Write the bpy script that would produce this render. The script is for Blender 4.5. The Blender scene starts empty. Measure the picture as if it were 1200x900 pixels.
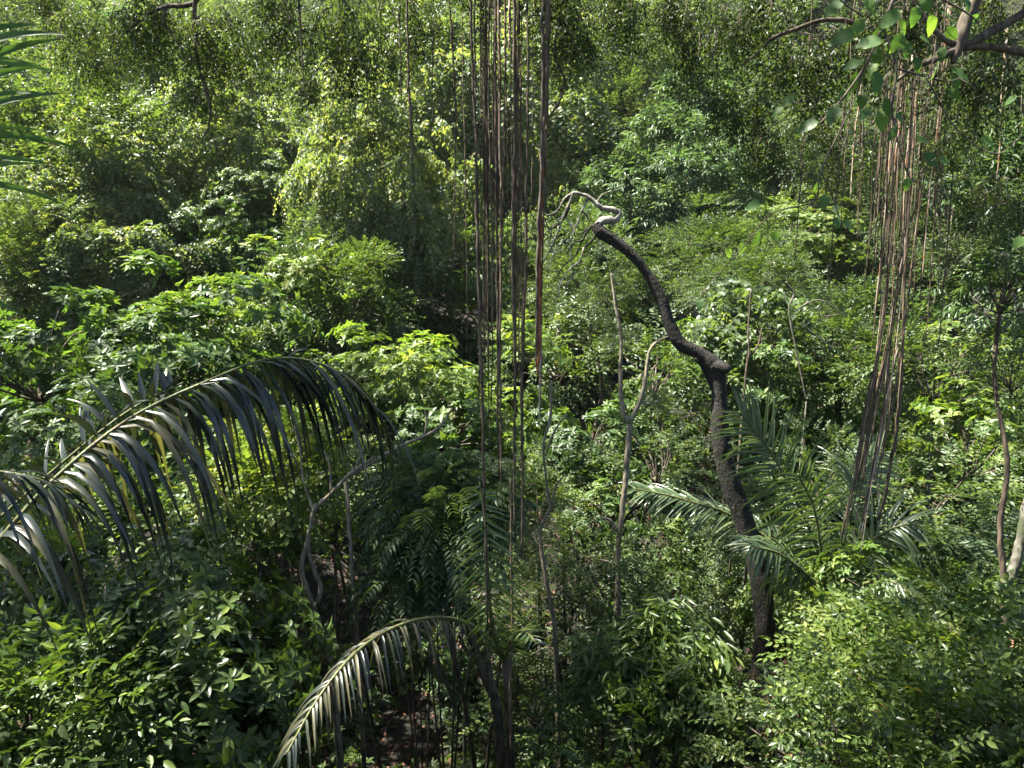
import bpy, math, random
import numpy as np
from mathutils import Vector, Matrix

SC = bpy.context.scene
COL = SC.collection
R_ = math.radians
# ------------------------------------------------------------------ camera, sky, sun
CAM_Z = 12.0
PITCH = R_(-15)
cam_d = bpy.data.cameras.new('camera'); cam = bpy.data.objects.new('camera', cam_d); COL.objects.link(cam)
cam.location = (0, 0, CAM_Z); cam.rotation_euler = (math.pi / 2 + PITCH, 0, 0)
cam_d.lens = 26; cam_d.sensor_width = 36; cam_d.clip_start = .05; cam_d.clip_end = 2000
SC.camera = cam
SUN_AZ, SUN_EL = R_(-68), R_(60)          # azimuth from +Y, towards -X
world = bpy.data.worlds.new('World'); SC.world = world; world.use_nodes = True
wn = world.node_tree; bgn = wn.nodes['Background']
sky = wn.nodes.new('ShaderNodeTexSky'); sky.sky_type = 'NISHITA'; sky.sun_disc = False
sky.sun_elevation = SUN_EL; sky.sun_rotation = SUN_AZ
wn.links.new(sky.outputs[0], bgn.inputs[0]); bgn.inputs[1].default_value = 0.05
sd = bpy.data.lights.new('sun', 'SUN'); sun = bpy.data.objects.new('sun', sd); COL.objects.link(sun)
sd.energy = 5.0; sd.angle = R_(.5); sd.color = (1, .95, .84)
s_dir = Vector((math.sin(SUN_AZ) * math.cos(SUN_EL), math.cos(SUN_AZ) * math.cos(SUN_EL), math.sin(SUN_EL)))
sun.rotation_euler = s_dir.to_track_quat('Z', 'Y').to_euler()
SC.view_settings.view_transform = 'Standard'; SC.view_settings.look = 'None'
SC.view_settings.exposure = 2.65; SC.view_settings.gamma = 1
cy = SC.cycles
cy.max_bounces = 4; cy.diffuse_bounces = 1; cy.glossy_bounces = 1; cy.transmission_bounces = 3
cy.volume_bounces = 0; cy.volume_max_steps = 8; cy.caustics_reflective = False; cy.caustics_refractive = False
cy.use_denoising = True; cy.sample_clamp_indirect = 4

FPX = 26 / 36 * 1200
cP, sP = math.cos(PITCH), math.sin(PITCH)
def P(px, py, d):
    "photo pixel (1200 x 900) at depth d metres -> world point"
    X = (px - 600) / FPX * d; U = -(py - 450) / FPX * d
    return np.array((X, d * cP - U * sP, CAM_Z + d * sP + U * cP))
def proj(p):
    x, y, z = p[0], p[1], p[2] - CAM_Z
    d = y * cP + z * sP; u = -y * sP + z * cP
    return 600 + FPX * x / max(d, .01), 450 - FPX * u / max(d, .01), d

def sst(x, a, b):
    t = np.clip((x - a) / (b - a), 0, 1); return t * t * (3 - 2 * t)
def ground_z(x, y):
    x = np.asarray(x, float); y = np.asarray(y, float)
    b = np.interp(y, [-30, -4, 0, 3, 6, 9, 12, 16, 24, 40, 55, 70, 100, 160, 260],
                     [14, 11, 10.2, 8.2, 5.4, 2.6, 1.2, .8, 2.6, 7.8, 13.5, 21, 40, 78, 120])
    b = b + 3.0 * sst(x, 1.2, 4.4) * sst(y, 5, 8) * (1 - sst(y, 10.5, 16))
    b = b + 1.8 * (1 - sst(x, -6.5, -3.0)) * sst(y, 3, 6) * (1 - sst(y, 10, 17))
    w = sst(y, 11, 22)
    b = b + w * (.8 * np.sin(x * .23 + 1.3) * np.cos(y * .19) + .5 * np.sin(x * .51 + y * .33) + 1.6 * np.sin(x * .11 + 2) )
    b = b + .14 * np.sin(x * 1.9 + .7 * y) * np.cos(y * 1.6 - .4 * x)
    return b
def gz(x, y): return float(ground_z(x, y))

# ------------------------------------------------------------------ materials
def nt(name):
    m = bpy.data.materials.new(name); m.use_nodes = True
    n = m.node_tree; n.nodes.clear(); return m, n
def N(n, t, **kw):
    o = n.nodes.new(t)
    for k, v in kw.items(): setattr(o, k, v)
    return o
def leaf_mat(name, dark, mid, bright, rough=.5, trans=.38, spec=.36, tcol=(1.75, 1.8, .6), spot=True):
    m, n = nt(name); L = n.links.new
    dark, mid, bright = [(c[0] * 1.30, c[1] * 1.07, c[2] * 1.7) for c in (dark, mid, bright)]
    out = N(n, 'ShaderNodeOutputMaterial')
    at = N(n, 'ShaderNodeAttribute'); at.attribute_name = 'tone'
    oi = N(n, 'ShaderNodeObjectInfo')
    a = N(n, 'ShaderNodeMath', operation='MULTIPLY_ADD'); L(oi.outputs['Random'], a.inputs[0]); a.inputs[1].default_value = .36
    L(at.outputs['Fac'], a.inputs[2])
    s = N(n, 'ShaderNodeMath', operation='SUBTRACT'); L(a.outputs[0], s.inputs[0]); s.inputs[1].default_value = .18
    rp = N(n, 'ShaderNodeValToRGB'); L(s.outputs[0], rp.inputs[0])
    e = rp.color_ramp.elements; e[0].position = .05; e[0].color = (*dark, 1); e[1].position = .97; e[1].color = (*bright, 1)
    k = e.new(.55); k.color = (*mid, 1)
    # fine mottling along each leaf
    tc = N(n, 'ShaderNodeTexCoord'); nz = N(n, 'ShaderNodeTexNoise'); nz.inputs['Scale'].default_value = 23; nz.inputs['Detail'].default_value = 2
    L(tc.outputs['Object'], nz.inputs['Vector'])
    mr = N(n, 'ShaderNodeMapRange'); L(nz.outputs[0], mr.inputs[0]); mr.inputs[3].default_value = .62; mr.inputs[4].default_value = 1.38
    mu = N(n, 'ShaderNodeVectorMath', operation='SCALE'); L(rp.outputs[0], mu.inputs[0]); L(mr.outputs[0], mu.inputs['Scale'])
    pb = N(n, 'ShaderNodeBsdfPrincipled'); L(mu.outputs[0], pb.inputs['Base Color'])
    pb.inputs['Roughness'].default_value = rough
    pb.inputs['Specular IOR Level'].default_value = spec
    r2 = N(n, 'ShaderNodeMapRange'); L(at.outputs['Fac'], r2.inputs[0]); r2.inputs[3].default_value = rough * .75; r2.inputs[4].default_value = rough * 1.35
    L(r2.outputs[0], pb.inputs['Roughness'])
    tm = N(n, 'ShaderNodeVectorMath', operation='MULTIPLY'); L(mu.outputs[0], tm.inputs[0]); tm.inputs[1].default_value = tcol
    tr = N(n, 'ShaderNodeBsdfTranslucent'); L(tm.outputs[0], tr.inputs[0])
    mx = N(n, 'ShaderNodeMixShader'); mx.inputs[0].default_value = trans
    L(pb.outputs[0], mx.inputs[1]); L(tr.outputs[0], mx.inputs[2]); L(mx.outputs[0], out.inputs[0])
    return m
def bark_mat(name, dark, light, patch=(.4, .38, .33), amount=.4, scale=3., rough=.85, bump=.6, stretch=(1, 1, .35)):
    m, n = nt(name); L = n.links.new
    out = N(n, 'ShaderNodeOutputMaterial'); pb = N(n, 'ShaderNodeBsdfPrincipled'); pb.inputs['Roughness'].default_value = rough
    pb.inputs['Specular IOR Level'].default_value = .3
    tc = N(n, 'ShaderNodeTexCoord'); mp = N(n, 'ShaderNodeMapping'); mp.inputs['Scale'].default_value = stretch; L(tc.outputs['Object'], mp.inputs[0])
    n1 = N(n, 'ShaderNodeTexNoise'); n1.inputs['Scale'].default_value = scale * 6; n1.inputs['Detail'].default_value = 6; L(mp.outputs[0], n1.inputs['Vector'])
    n2 = N(n, 'ShaderNodeTexNoise'); n2.inputs['Scale'].default_value = scale; n2.inputs['Detail'].default_value = 5; n2.inputs['Roughness'].default_value = .7; L(tc.outputs['Object'], n2.inputs['Vector'])
    rp = N(n, 'ShaderNodeValToRGB'); L(n1.outputs[0], rp.inputs[0]); e = rp.color_ramp.elements
    e[0].position = .35; e[0].color = (*dark, 1); e[1].position = .68; e[1].color = (*light, 1)
    r2 = N(n, 'ShaderNodeValToRGB'); L(n2.outputs[0], r2.inputs[0]); e = r2.color_ramp.elements
    e[0].position = 1 - amount - .04; e[0].color = (0, 0, 0, 1); e[1].position = 1 - amount + .06; e[1].color = (1, 1, 1, 1)
    mx = N(n, 'ShaderNodeMix', data_type='RGBA'); L(r2.outputs[0], mx.inputs[0]); L(rp.outputs[0], mx.inputs[6]); mx.inputs[7].default_value = (*patch, 1)
    L(mx.outputs[2], pb.inputs['Base Color'])
    bp = N(n, 'ShaderNodeBump'); bp.inputs['Strength'].default_value = bump; bp.inputs['Distance'].default_value = .02; L(n1.outputs[0], bp.inputs['Height']); L(bp.outputs[0], pb.inputs['Normal'])
    L(pb.outputs[0], out.inputs[0]); return m

M = {
 'whorl':   leaf_mat('broad leaf green', (.028, .062, .012), (.052, .115, .018), (.125, .19, .028), .46),
 'twig':    leaf_mat('mid leaf green', (.030, .060, .014), (.055, .105, .020), (.12, .17, .030), .45),
 'cascade': leaf_mat('creeper leaf green', (.042, .082, .022), (.082, .138, .038), (.18, .22, .065), .45, .45),
 'lance':   leaf_mat('blue green leaf', (.028, .064, .019), (.054, .110, .030), (.095, .165, .042), .45, .36, tcol=(1.5, 1.6, .7)),
 'fine':    leaf_mat('fine leaf green', (.030, .058, .016), (.054, .098, .026), (.11, .155, .042), .5),
 'pinnate': leaf_mat('compound leaf green', (.028, .060, .017), (.052, .10, .028), (.10, .15, .04), .42),
 'lime':    leaf_mat('young yellow green leaf', (.050, .105, .015), (.088, .158, .024), (.17, .22, .038), .46, .44),
 'ficus':   leaf_mat('fig leaf green', (.018, .038, .008), (.036, .070, .013), (.08, .13, .022), .42, .42),
 'near':    leaf_mat('glossy dark leaf', (.022, .046, .009), (.045, .092, .014), (.12, .19, .025), .36, .36),
 'bigleaf': leaf_mat('thin bright leaf', (.025, .06, .012), (.05, .12, .02), (.10, .2, .03), .48, .5),
 'palmdark': leaf_mat('dark glossy palm leaflet', (.009, .015, .008), (.016, .026, .012), (.034, .048, .018), .30, .15, .6, tcol=(1.5, 1.5, .6)),
 'palm':    leaf_mat('palm leaflet green', (.034, .07, .020), (.06, .11, .030), (.10, .16, .04), .32, .32, .7),
 'palmdry': leaf_mat('old palm leaflet', (.028, .036, .014), (.055, .066, .024), (.10, .11, .04), .36, .3),
 'litter':  leaf_mat('dead brown leaf', (.030, .018, .009), (.075, .045, .020), (.16, .10, .04), .7, .1, .2),
 'fern':    leaf_mat('fern green', (.04, .085, .016), (.075, .14, .024), (.13, .21, .03), .5, .45),
 'yellow':  leaf_mat('yellow leaf', (.30, .24, .02), (.42, .34, .03), (.5, .42, .05), .45, .4, tcol=(1.2, 1.2, .5)),
 'trunk':   bark_mat('brown bark', (.035, .026, .018), (.12, .095, .07), (.22, .21, .17), .38),
 'pale':    bark_mat('pale bark', (.09, .075, .05), (.26, .22, .16), (.10, .12, .05), .38, rough=.8),
 'dead':    bark_mat('black weathered bark', (.009, .008, .007), (.030, .026, .021), (.20, .19, .15), .29, 5., bump=1., stretch=(1.2, 1.2, .7)),
 'deadtop': bark_mat('grey weathered wood', (.10, .09, .075), (.34, .31, .27), (.07, .06, .05), .42, 3.5, bump=.8),
 'root':    bark_mat('dark root bark', (.030, .022, .015), (.12, .088, .060), (.10, .09, .06), .3, 4, stretch=(1, 1, .1)),
 'rootbrown': bark_mat('brown fibrous root', (.038, .026, .016), (.18, .125, .082), (.13, .10, .065), .4, 4, stretch=(1, 1, .08)),
 'rootred': bark_mat('red fibrous root', (.11, .034, .012), (.38, .125, .05), (.16, .065, .03), .4, 4, stretch=(1, 1, .08)),
 'rootpale': bark_mat('pale dry root', (.22, .15, .10), (.50, .42, .33), (.24, .10, .05), .45, 4, stretch=(1, 1, .1)),
 'rachis':  bark_mat('palm rib', (.06, .07, .025), (.13, .14, .05), (.09, .06, .03), .4, 5, rough=.5),
 'greystem': bark_mat('lichen grey bark', (.045, .040, .03), (.17, .16, .125), (.05, .06, .03), .45),
}
# forest floor
m, n = nt('forest floor'); L = n.links.new
out = N(n, 'ShaderNodeOutputMaterial'); pb = N(n, 'ShaderNodeBsdfPrincipled'); pb.inputs['Roughness'].default_value = .95
tc = N(n, 'ShaderNodeTexCoord'); n1 = N(n, 'ShaderNodeTexNoise'); n1.inputs['Scale'].default_value = 4; n1.inputs['Detail'].default_value = 8; n1.inputs['Roughness'].default_value = .7
L(tc.outputs['Object'], n1.inputs['Vector']); rp = N(n, 'ShaderNodeValToRGB'); L(n1.outputs[0], rp.inputs[0]); e = rp.color_ramp.elements
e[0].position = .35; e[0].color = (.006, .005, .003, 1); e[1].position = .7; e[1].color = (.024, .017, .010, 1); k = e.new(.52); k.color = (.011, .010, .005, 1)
L(rp.outputs[0], pb.inputs['Base Color']); bp = N(n, 'ShaderNodeBump'); bp.inputs['Distance'].default_value = .08; L(n1.outputs[0], bp.inputs['Height']); L(bp.outputs[0], pb.inputs['Normal'])
L(pb.outputs[0], out.inputs[0]); M['soil'] = m

# ------------------------------------------------------------------ object helpers
def link(name, me, parent=None, loc=None):
    o = bpy.data.objects.new(name, me); COL.objects.link(o)
    if parent is not None: o.parent = parent
    if loc is not None: o.location = loc
    return o
def thing(name, label, cat, loc=(0, 0, 0), group=None):
    o = link(name, None, None, loc); o.empty_display_size = .2
    o['label'] = label; o['category'] = cat
    if group: o['group'] = group
    return o
def mesh_np(name, V, F, mat, tone=None, smooth=False):
    "V (n,3); F (m,k) all the same k"
    me = bpy.data.meshes.new(name); V = np.asarray(V, np.float32); F = np.asarray(F, np.int32)
    me.vertices.add(len(V)); me.vertices.foreach_set('co', V.ravel())
    me.loops.add(F.size); me.loops.foreach_set('vertex_index', F.ravel())
    me.polygons.add(len(F)); me.polygons.foreach_set('loop_start', np.arange(0, F.size, F.shape[1], dtype=np.int32))
    if smooth: me.polygons.foreach_set('use_smooth', np.ones(len(F), bool))
    if tone is not None:
        a = me.attributes.new('tone', 'FLOAT', 'POINT'); a.data.foreach_set('value', np.asarray(tone, np.float32))
    me.materials.append(mat); me.update(calc_edges=True); return me

def unit(v): return v / (np.linalg.norm(v, axis=-1, keepdims=True) + 1e-9)
# leaf templates: x = width, y = length 0..1, z = normal
T4 = (np.array([(0, 0, 0), (.5, .42, .10), (0, 1, -.12), (-.5, .42, .10)]), np.array([(0, 1, 2), (0, 2, 3)]))
T8v = np.array([(0, 0, 0), (.40, .25, .05), (.46, .58, .0), (0, 1, -.22), (-.46, .58, .0), (-.40, .25, .05), (0, .27, -.04), (0, .62, -.09)])
T8 = (T8v, np.array([(0, 1, 6), (0, 6, 5), (1, 2, 7), (1, 7, 6), (5, 6, 7), (5, 7, 4), (2, 3, 7), (7, 3, 4)]))
def leaves_geo(pos, d, nrm, ln, wd, tone, T=T4):
    "pos,d,nrm (n,3); ln,wd (n,)"
    d = unit(d); x = unit(np.cross(d, nrm)); nn = np.cross(x, d)
    tv, tf = T
    V = pos[:, None, :] + (x[:, None, :] * (tv[None, :, 0:1] * wd[:, None, None])
        + d[:, None, :] * (tv[None, :, 1:2] * ln[:, None, None]) + nn[:, None, :] * (tv[None, :, 2:3] * ln[:, None, None]))
    k = len(tv); F = (np.arange(len(pos)) * k)[:, None, None] + tf[None]
    return V.reshape(-1, 3), F.reshape(-1, tf.shape[1]), np.repeat(tone, k)

def frames(a, rng, upw=(0, 0, 1)):
    "axis a (n,3) -> side x, normal z with z close to up"
    up = np.array(upw, float) + rng.normal(0, .22, a.shape)
    x = unit(np.cross(a, up)); z = np.cross(x, a); return x, z

def sprig_leaves(kind, pos, ax, ln, wr, rng):
    """pos, ax (m,3): base and axis of each sprig -> leaf arrays"""
    m = len(pos); ax = unit(ax); x, z = frames(ax, rng)
    P_, D_, N_, L_, = [], [], [], []
    g = np.array((0, 0, -1.))
    if kind == 'whorl':
        k = 8; ph = rng.uniform(0, 6.28, m)
        for i in range(k):
            a = ph + i * 6.283 / k + rng.normal(0, .15, m)
            el = rng.uniform(.1, .6, m)
            # rosette plane faces the sprig axis blended with up
            dd = (x * np.cos(a)[:, None] + z * np.sin(a)[:, None]) * np.cos(el)[:, None] + ax * np.sin(el)[:, None]
            P_.append(pos + ax * (ln * .25 * rng.random(m))[:, None]); D_.append(dd + g * .15); N_.append(ax + rng.normal(0, .2, (m, 3))); L_.append(ln * rng.uniform(.6, 1.15, m))
    elif kind in ('twig', 'near_twig'):
        k = 10; L = ln * 4.6
        for i in range(k):
            t = (i + .6) / k; s = 1 if i % 2 else -1
            dd = ax * (.55 + .5 * (t > .9)) + x * s * (.85 if t < .9 else .2) + g * .22 + rng.normal(0, .18, (m, 3))
            p = pos + ax * (L * t) + g * (L * .28 * t * t)
            P_.append(p); D_.append(dd); N_.append(z + rng.normal(0, .3, (m, 3))); L_.append(ln * rng.uniform(.65, 1.15, m))
    elif kind == 'string':
        k = 12; L = ln * rng.uniform(3.5, 8.5, m)[:, None]
        for i in range(k):
            t = (i + .3) / k; s = 1 if i % 2 else -1
            c = 1.1 * t
            p = pos + ax * L * (t * (1 - .45 * t)) + g * L * (c * c * .62)
            dd = x * s * .8 + ax * .2 * (1 - t) + g * (.35 + .5 * t) + rng.normal(0, .2, (m, 3))
            P_.append(p); D_.append(dd); N_.append(ax * (.3 + .5 * t) + z * .8 + rng.normal(0, .3, (m, 3))); L_.append(ln * (1.1 - .45 * t) * rng.uniform(.75, 1.15, m))
    elif kind == 'lance':
        k = 9
        for i in range(k):
            a = i * 2.4 + rng.uniform(0, 1, m)
            dd = (x * np.cos(a)[:, None] + z * np.sin(a)[:, None] * .6) * .9 + ax * .55 + g * .62
            P_.append(pos + ax * (ln * 1.6 * (i / k))); D_.append(dd); N_.append(z + ax * .4 + rng.normal(0, .25, (m, 3))); L_.append(ln * rng.uniform(.65, 1.15, m))
    elif kind == 'pinnate':
        k = 18; L = ln * 4.4
        for i in range(k):
            j = i // 2; t = (j + .5) / (k / 2); s = 1 if i % 2 else -1
            p = pos + ax * (L * t * (1 - .2 * t)) + g * (L * .42 * t * t)
            dd = ax * .55 + x * s + g * (.30 + .3 * t) + rng.normal(0, .08, (m, 3))
            P_.append(p); D_.append(dd); N_.append(z + rng.normal(0, .12, (m, 3))); L_.append(ln * (1.05 - .5 * abs(t - .4)) * rng.uniform(.85, 1.1, m))
    K = len(P_)
    Pp = np.stack(P_, 1).reshape(-1, 3); Dd = np.stack(D_, 1).reshape(-1, 3); Nn = np.stack(N_, 1).reshape(-1, 3); Ll = np.stack(L_, 1).reshape(-1)
    tn = np.clip(np.repeat(rng.normal(.42, .17, m), K) + rng.normal(0, .13, m * K), 0, 1)
    return Pp, Dd, Nn, Ll, Ll * wr * rng.uniform(.85, 1.15, len(Ll)), tn

def crown_sprigs(R, H, nc, cr, ns, rng, droop=0., low=-.25, inner=.35):
    "clumps spread through the shell of a lumpy dome; returns sprig base, axis, clump centre"
    d = unit(rng.normal(0, 1, (nc * 5, 3))); d = d[d[:, 2] > low][:nc]
    ph = rng.uniform(0, 6.28, 4)
    lump = 1 + .20 * np.sin(3 * np.arctan2(d[:, 1], d[:, 0]) + ph[0]) + .13 * np.sin(5 * d[:, 2] + 2 * d[:, 0] * 2 + ph[1]) + rng.normal(0, .09, len(d))
    rr = np.where(rng.random(len(d)) < inner, rng.uniform(.45, .8, len(d)), rng.uniform(.85, 1.0, len(d))) * lump
    C = d * rr[:, None] * np.array((R, R, H))
    sc = cr * rng.uniform(.6, 1.35, len(C))
    e = unit(rng.normal(0, 1, (len(C), ns, 3)) + np.array((0, 0, .55)) + d[:, None, :] * .7)
    off = e * rng.uniform(.35, 1., (len(C), ns, 1)) * sc[:, None, None] * np.array((1.15, 1.15, .62))
    pos = (C[:, None, :] + off).reshape(-1, 3)
    ax = (e * .9 + d[:, None, :] * .55 + np.array((0, 0, .15 - droop)) + rng.normal(0, .25, e.shape)).reshape(-1, 3)
    return pos, unit(ax), C

def tube_geo(pts, rad, sides=8, rng=None, rough=0.):
    pts = np.asarray(pts, float); rad = np.asarray(rad, float); n = len(pts)
    T = unit(np.gradient(pts, axis=0)); ref = np.array((.31, .87, .13)); V = []
    nx = unit(np.cross(T[0], ref))
    for i in range(n):
        nx = unit(nx - T[i] * np.dot(nx, T[i])); ny = np.cross(T[i], nx)
        a = np.arange(sides) * 6.28318 / sides
        r = rad[i] * (1 + (rng.normal(0, rough, sides) if rough else 0))
        V.append(pts[i] + nx * (np.cos(a) * r)[:, None] + ny * (np.sin(a) * r)[:, None])
    V = np.concatenate(V + [pts[:1], pts[-1:]]); F = []
    for i in range(n - 1):
        for j in range(sides):
            k = (j + 1) % sides; a, b, c, d = i * sides + j, i * sides + k, (i + 1) * sides + k, (i + 1) * sides + j
            F += [(a, b, c), (a, c, d)]
    b0, b1 = n * sides, n * sides + 1
    for j in range(sides):
        k = (j + 1) % sides; F += [(b0, k, j), (b1, (n - 1) * sides + j, (n - 1) * sides + k)]
    return V, np.array(F)
def join(parts):
    Vs, Fs, o = [], [], 0
    for V, F in parts: Vs.append(V); Fs.append(F + o); o += len(V)
    return np.concatenate(Vs), np.concatenate(Fs)
def spline(ctrl, n):
    "Catmull-Rom through control points (rows may carry extra columns such as radius)"
    c = np.asarray(ctrl, float); c = np.vstack([2 * c[0] - c[1], c, 2 * c[-1] - c[-2]]); m = len(c) - 3
    out = []
    for t in np.linspace(0, m - 1e-6, n):
        i = int(t); u = t - i; a, b, d, e = c[i:i + 4]
        out.append(.5 * ((2 * b) + (d - a) * u + (2 * a - 5 * b + 4 * d - e) * u * u + (3 * b - a - 3 * d + e) * u ** 3))
    return np.array(out)
def pix_path(ctrl, n, wob=0, rng=None):
    "ctrl rows (px, py, depth, width in photo px) -> points, radii"
    q = [(*P(a, b, d), w * d / FPX / 2) for a, b, d, w in ctrl]
    s = spline(q, n); pts, rad = s[:, :3], np.maximum(s[:, 3], .002)
    if wob: pts = pts + rng.normal(0, 1, pts.shape) * (rad * wob)[:, None]
    return pts, rad

# ------------------------------------------------------------------ crown prototypes
SPEC = {  # R, H, clumps, clump radius, sprigs per clump, sprig kind, leaf length, width ratio, droop, low
 'whorl':   (2.0, 1.9, 64, .52, 29, 'whorl', .15, .46, -.10, -.75),
 'lime':    (1.7, 1.5, 52, .48, 29, 'whorl', .135, .50, -.15, -.7),
 'twig':    (2.3, 2.1, 80, .56, 25, 'twig', .13, .52, .0, -.75),
 'cascade': (2.8, 2.8, 95, .62, 32, 'string', .17, .74, .10, -.75),
 'lance':   (2.2, 2.0, 72, .54, 21, 'lance', .27, .27, .1, -.7),
 'fine':    (2.5, 2.2, 84, .52, 30, 'twig', .092, .55, .0, -.75),
 'pinnate': (2.1, 1.6, 44, .55, 15, 'pinnate', .16, .34, .1, -.6),
}
for k_, v_ in list(SPEC.items()):     # small bushes keep full-sized leaves
    SPEC[k_ + '_small'] = (1.0, .85, 17, .36, max(8, v_[4] // 2 + 2), v_[5], v_[6] * (.95 if v_[5] == 'whorl' else .8), v_[7], v_[8], -.6)
PROTO = {}
def build_protos():
    for si, (sp, (R, H, nc, cr, ns, kind, ln, wr, droop, low)) in enumerate(SPEC.items()):
        PROTO[sp] = []; sp0 = sp.replace('_small', '')
        for v in range(3):
            rng = np.random.default_rng(100 * si + v + 7)
            pos, ax, C = crown_sprigs(R, H, nc, cr, ns, rng, droop, low)
            V, F, t = leaves_geo(*sprig_leaves(kind, pos, ax, ln, wr, rng))
            me = mesh_np('crown', V, F, M[sp0], t)
            # limbs from the crown's foot to a share of the clumps
            parts = []
            for c in C[rng.permutation(len(C))[:16]]:
                s0 = np.array((0, 0, -H * .75)); mid = c * .5 + np.array((0, 0, -H * .15)) + rng.normal(0, .12, 3)
                s = spline([(*s0, .02 * R), (*mid, .011 * R), (*(c * .96), .003 * R)], 6); parts.append(tube_geo(s[:, :3], s[:, 3], 5))
            V, F = join(parts); lm = mesh_np('limbs', V, F, M['trunk'], smooth=True)
            PROTO[sp].append((me, lm, R, H))
build_protos()

PLANTS = []     # (object, species word, px, py, w) for labelling
def plant(sp, c, R, var=0, hs=1., trunk=None, mat=None, name=None, rz=None, rng=random.Random(5), cat=None, label=None, trunk_w=None):
    "a tree or bush: c = centre of its crown, R = crown radius"
    me, lm, R0, H0 = PROTO[sp + ('_small' if R < 1.5 else '')][var % 3]; s = R / R0
    x, y, z = c; g = gz(x, y); hgt = z - g
    name = name or ('tree' if hgt > R * 1.3 else 'bush')
    t = thing(name, label or '', cat or name, (x, y, g - .1))
    rz = rng.uniform(0, 6.28) if rz is None else rz
    cr = link('crown', me, t, (0, 0, z - g + .1)); cr.scale = (s, s, s * hs); cr.rotation_euler = (rng.uniform(-.12, .12), rng.uniform(-.12, .12), rz)
    lb = link('limbs', lm, t, (0, 0, z - g + .1)); lb.scale = cr.scale; lb.rotation_euler = cr.rotation_euler
    top = z - g + .1 - H0 * s * hs * .72
    if top > .25:
        q = np.random.default_rng(int(abs(x * 97 + y * 31)) + 3); w = trunk_w or (.014 + .028 * R)
        lean = q.normal(0, .12, 2) * top
        pts = spline([(lean[0], lean[1], 0, w * 1.3), (lean[0] * .5 + q.normal(0, .05) * top, lean[1] * .4, top * .5, w), (0, 0, top + .15, w * .7)], 8)
        V, F = tube_geo(pts[:, :3], pts[:, 3], 7, q, .05); link('trunk', mesh_np('trunk', V, F, M[trunk or 'trunk'], smooth=True), t)
    px, py, d = proj(c); PLANTS.append([t, sp, px, py, R * FPX / max(d, 1), d, hgt, R])
    return t

# ------------------------------------------------------------------ ground
def build_ground():
    xs = np.concatenate([np.linspace(-125, -26, 22), np.linspace(-24, 24, 97), np.linspace(26, 125, 22)])
    ys = np.concatenate([np.linspace(-60, -6, 12), np.linspace(-4, 50, 109), np.linspace(52, 140, 34)])
    X, Y = np.meshgrid(xs, ys); Z = ground_z(X, Y); V = np.stack([X, Y, Z], -1).reshape(-1, 3); w = len(xs)
    i = np.arange(len(ys) - 1)[:, None] * w + np.arange(w - 1)[None]; i = i.ravel()
    me = mesh_np('ground', V, np.stack([i, i + 1, i + w + 1, i + w], 1), M['soil'], smooth=True)
    o = link('ground', me); o['kind'] = 'structure'
build_ground()

def build_haze():
    me = bpy.data.meshes.new('haze'); x, y0, y1, z0, z1 = 126, -61, 141, -2, 74
    v = [(a, b, c) for a in (-x, x) for b in (y0, y1) for c in (z0, z1)]
    me.from_pydata(v, [], [(0, 1, 3, 2), (4, 6, 7, 5), (0, 4, 5, 1), (2, 3, 7, 6), (0, 2, 6, 4), (1, 5, 7, 3)])
    m = bpy.data.materials.new('haze'); m.use_nodes = True; n = m.node_tree; n.nodes.clear()
    o = n.nodes.new('ShaderNodeOutputMaterial'); v = n.nodes.new('ShaderNodeVolumePrincipled')
    v.inputs['Color'].default_value = (.93, .97, .90, 1); v.inputs['Density'].default_value = HAZE; v.inputs['Anisotropy'].default_value = .35
    n.links.new(v.outputs[0], o.inputs['Volume']); me.materials.append(m); h = link('haze', me); h['kind'] = 'stuff'; h['label'] = 'thin humid haze over the gully'
HAZE = .0002
if HAZE: build_haze()

def on_ground(px, py):
    for d in np.arange(6, 90, .25):
        p = P(px, py, d)
        if p[2] < gz(p[0], p[1]) + .8: break
    return p[0], p[1], d
HOLLOWS = []      # shady pockets between the crowns where little grows
for px, py, r in [(460, 365, 46), (520, 325, 26), (330, 268, 30), (500, 405, 40), (690, 150, 32), (770, 255, 26), (920, 455, 45), (350, 690, 60), (400, 750, 62), (790, 645, 42), (470, 850, 50),
                  (1000, 480, 26), (215, 255, 24), (120, 270, 26), (560, 240, 26), (1120, 330, 26), (20, 350, 28), (860, 255, 24), (540, 160, 26)]:
    x, y, d = on_ground(px, py); HOLLOWS.append((x, y, r * d / FPX))
def in_hollow(x, y, k=1.):
    x = np.asarray(x); o = np.zeros(x.shape, bool)
    for a, b, r in HOLLOWS: o |= ((x - a) ** 2 + ((y - b) / 1.9) ** 2) < (r * k) ** 2
    return o
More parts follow.
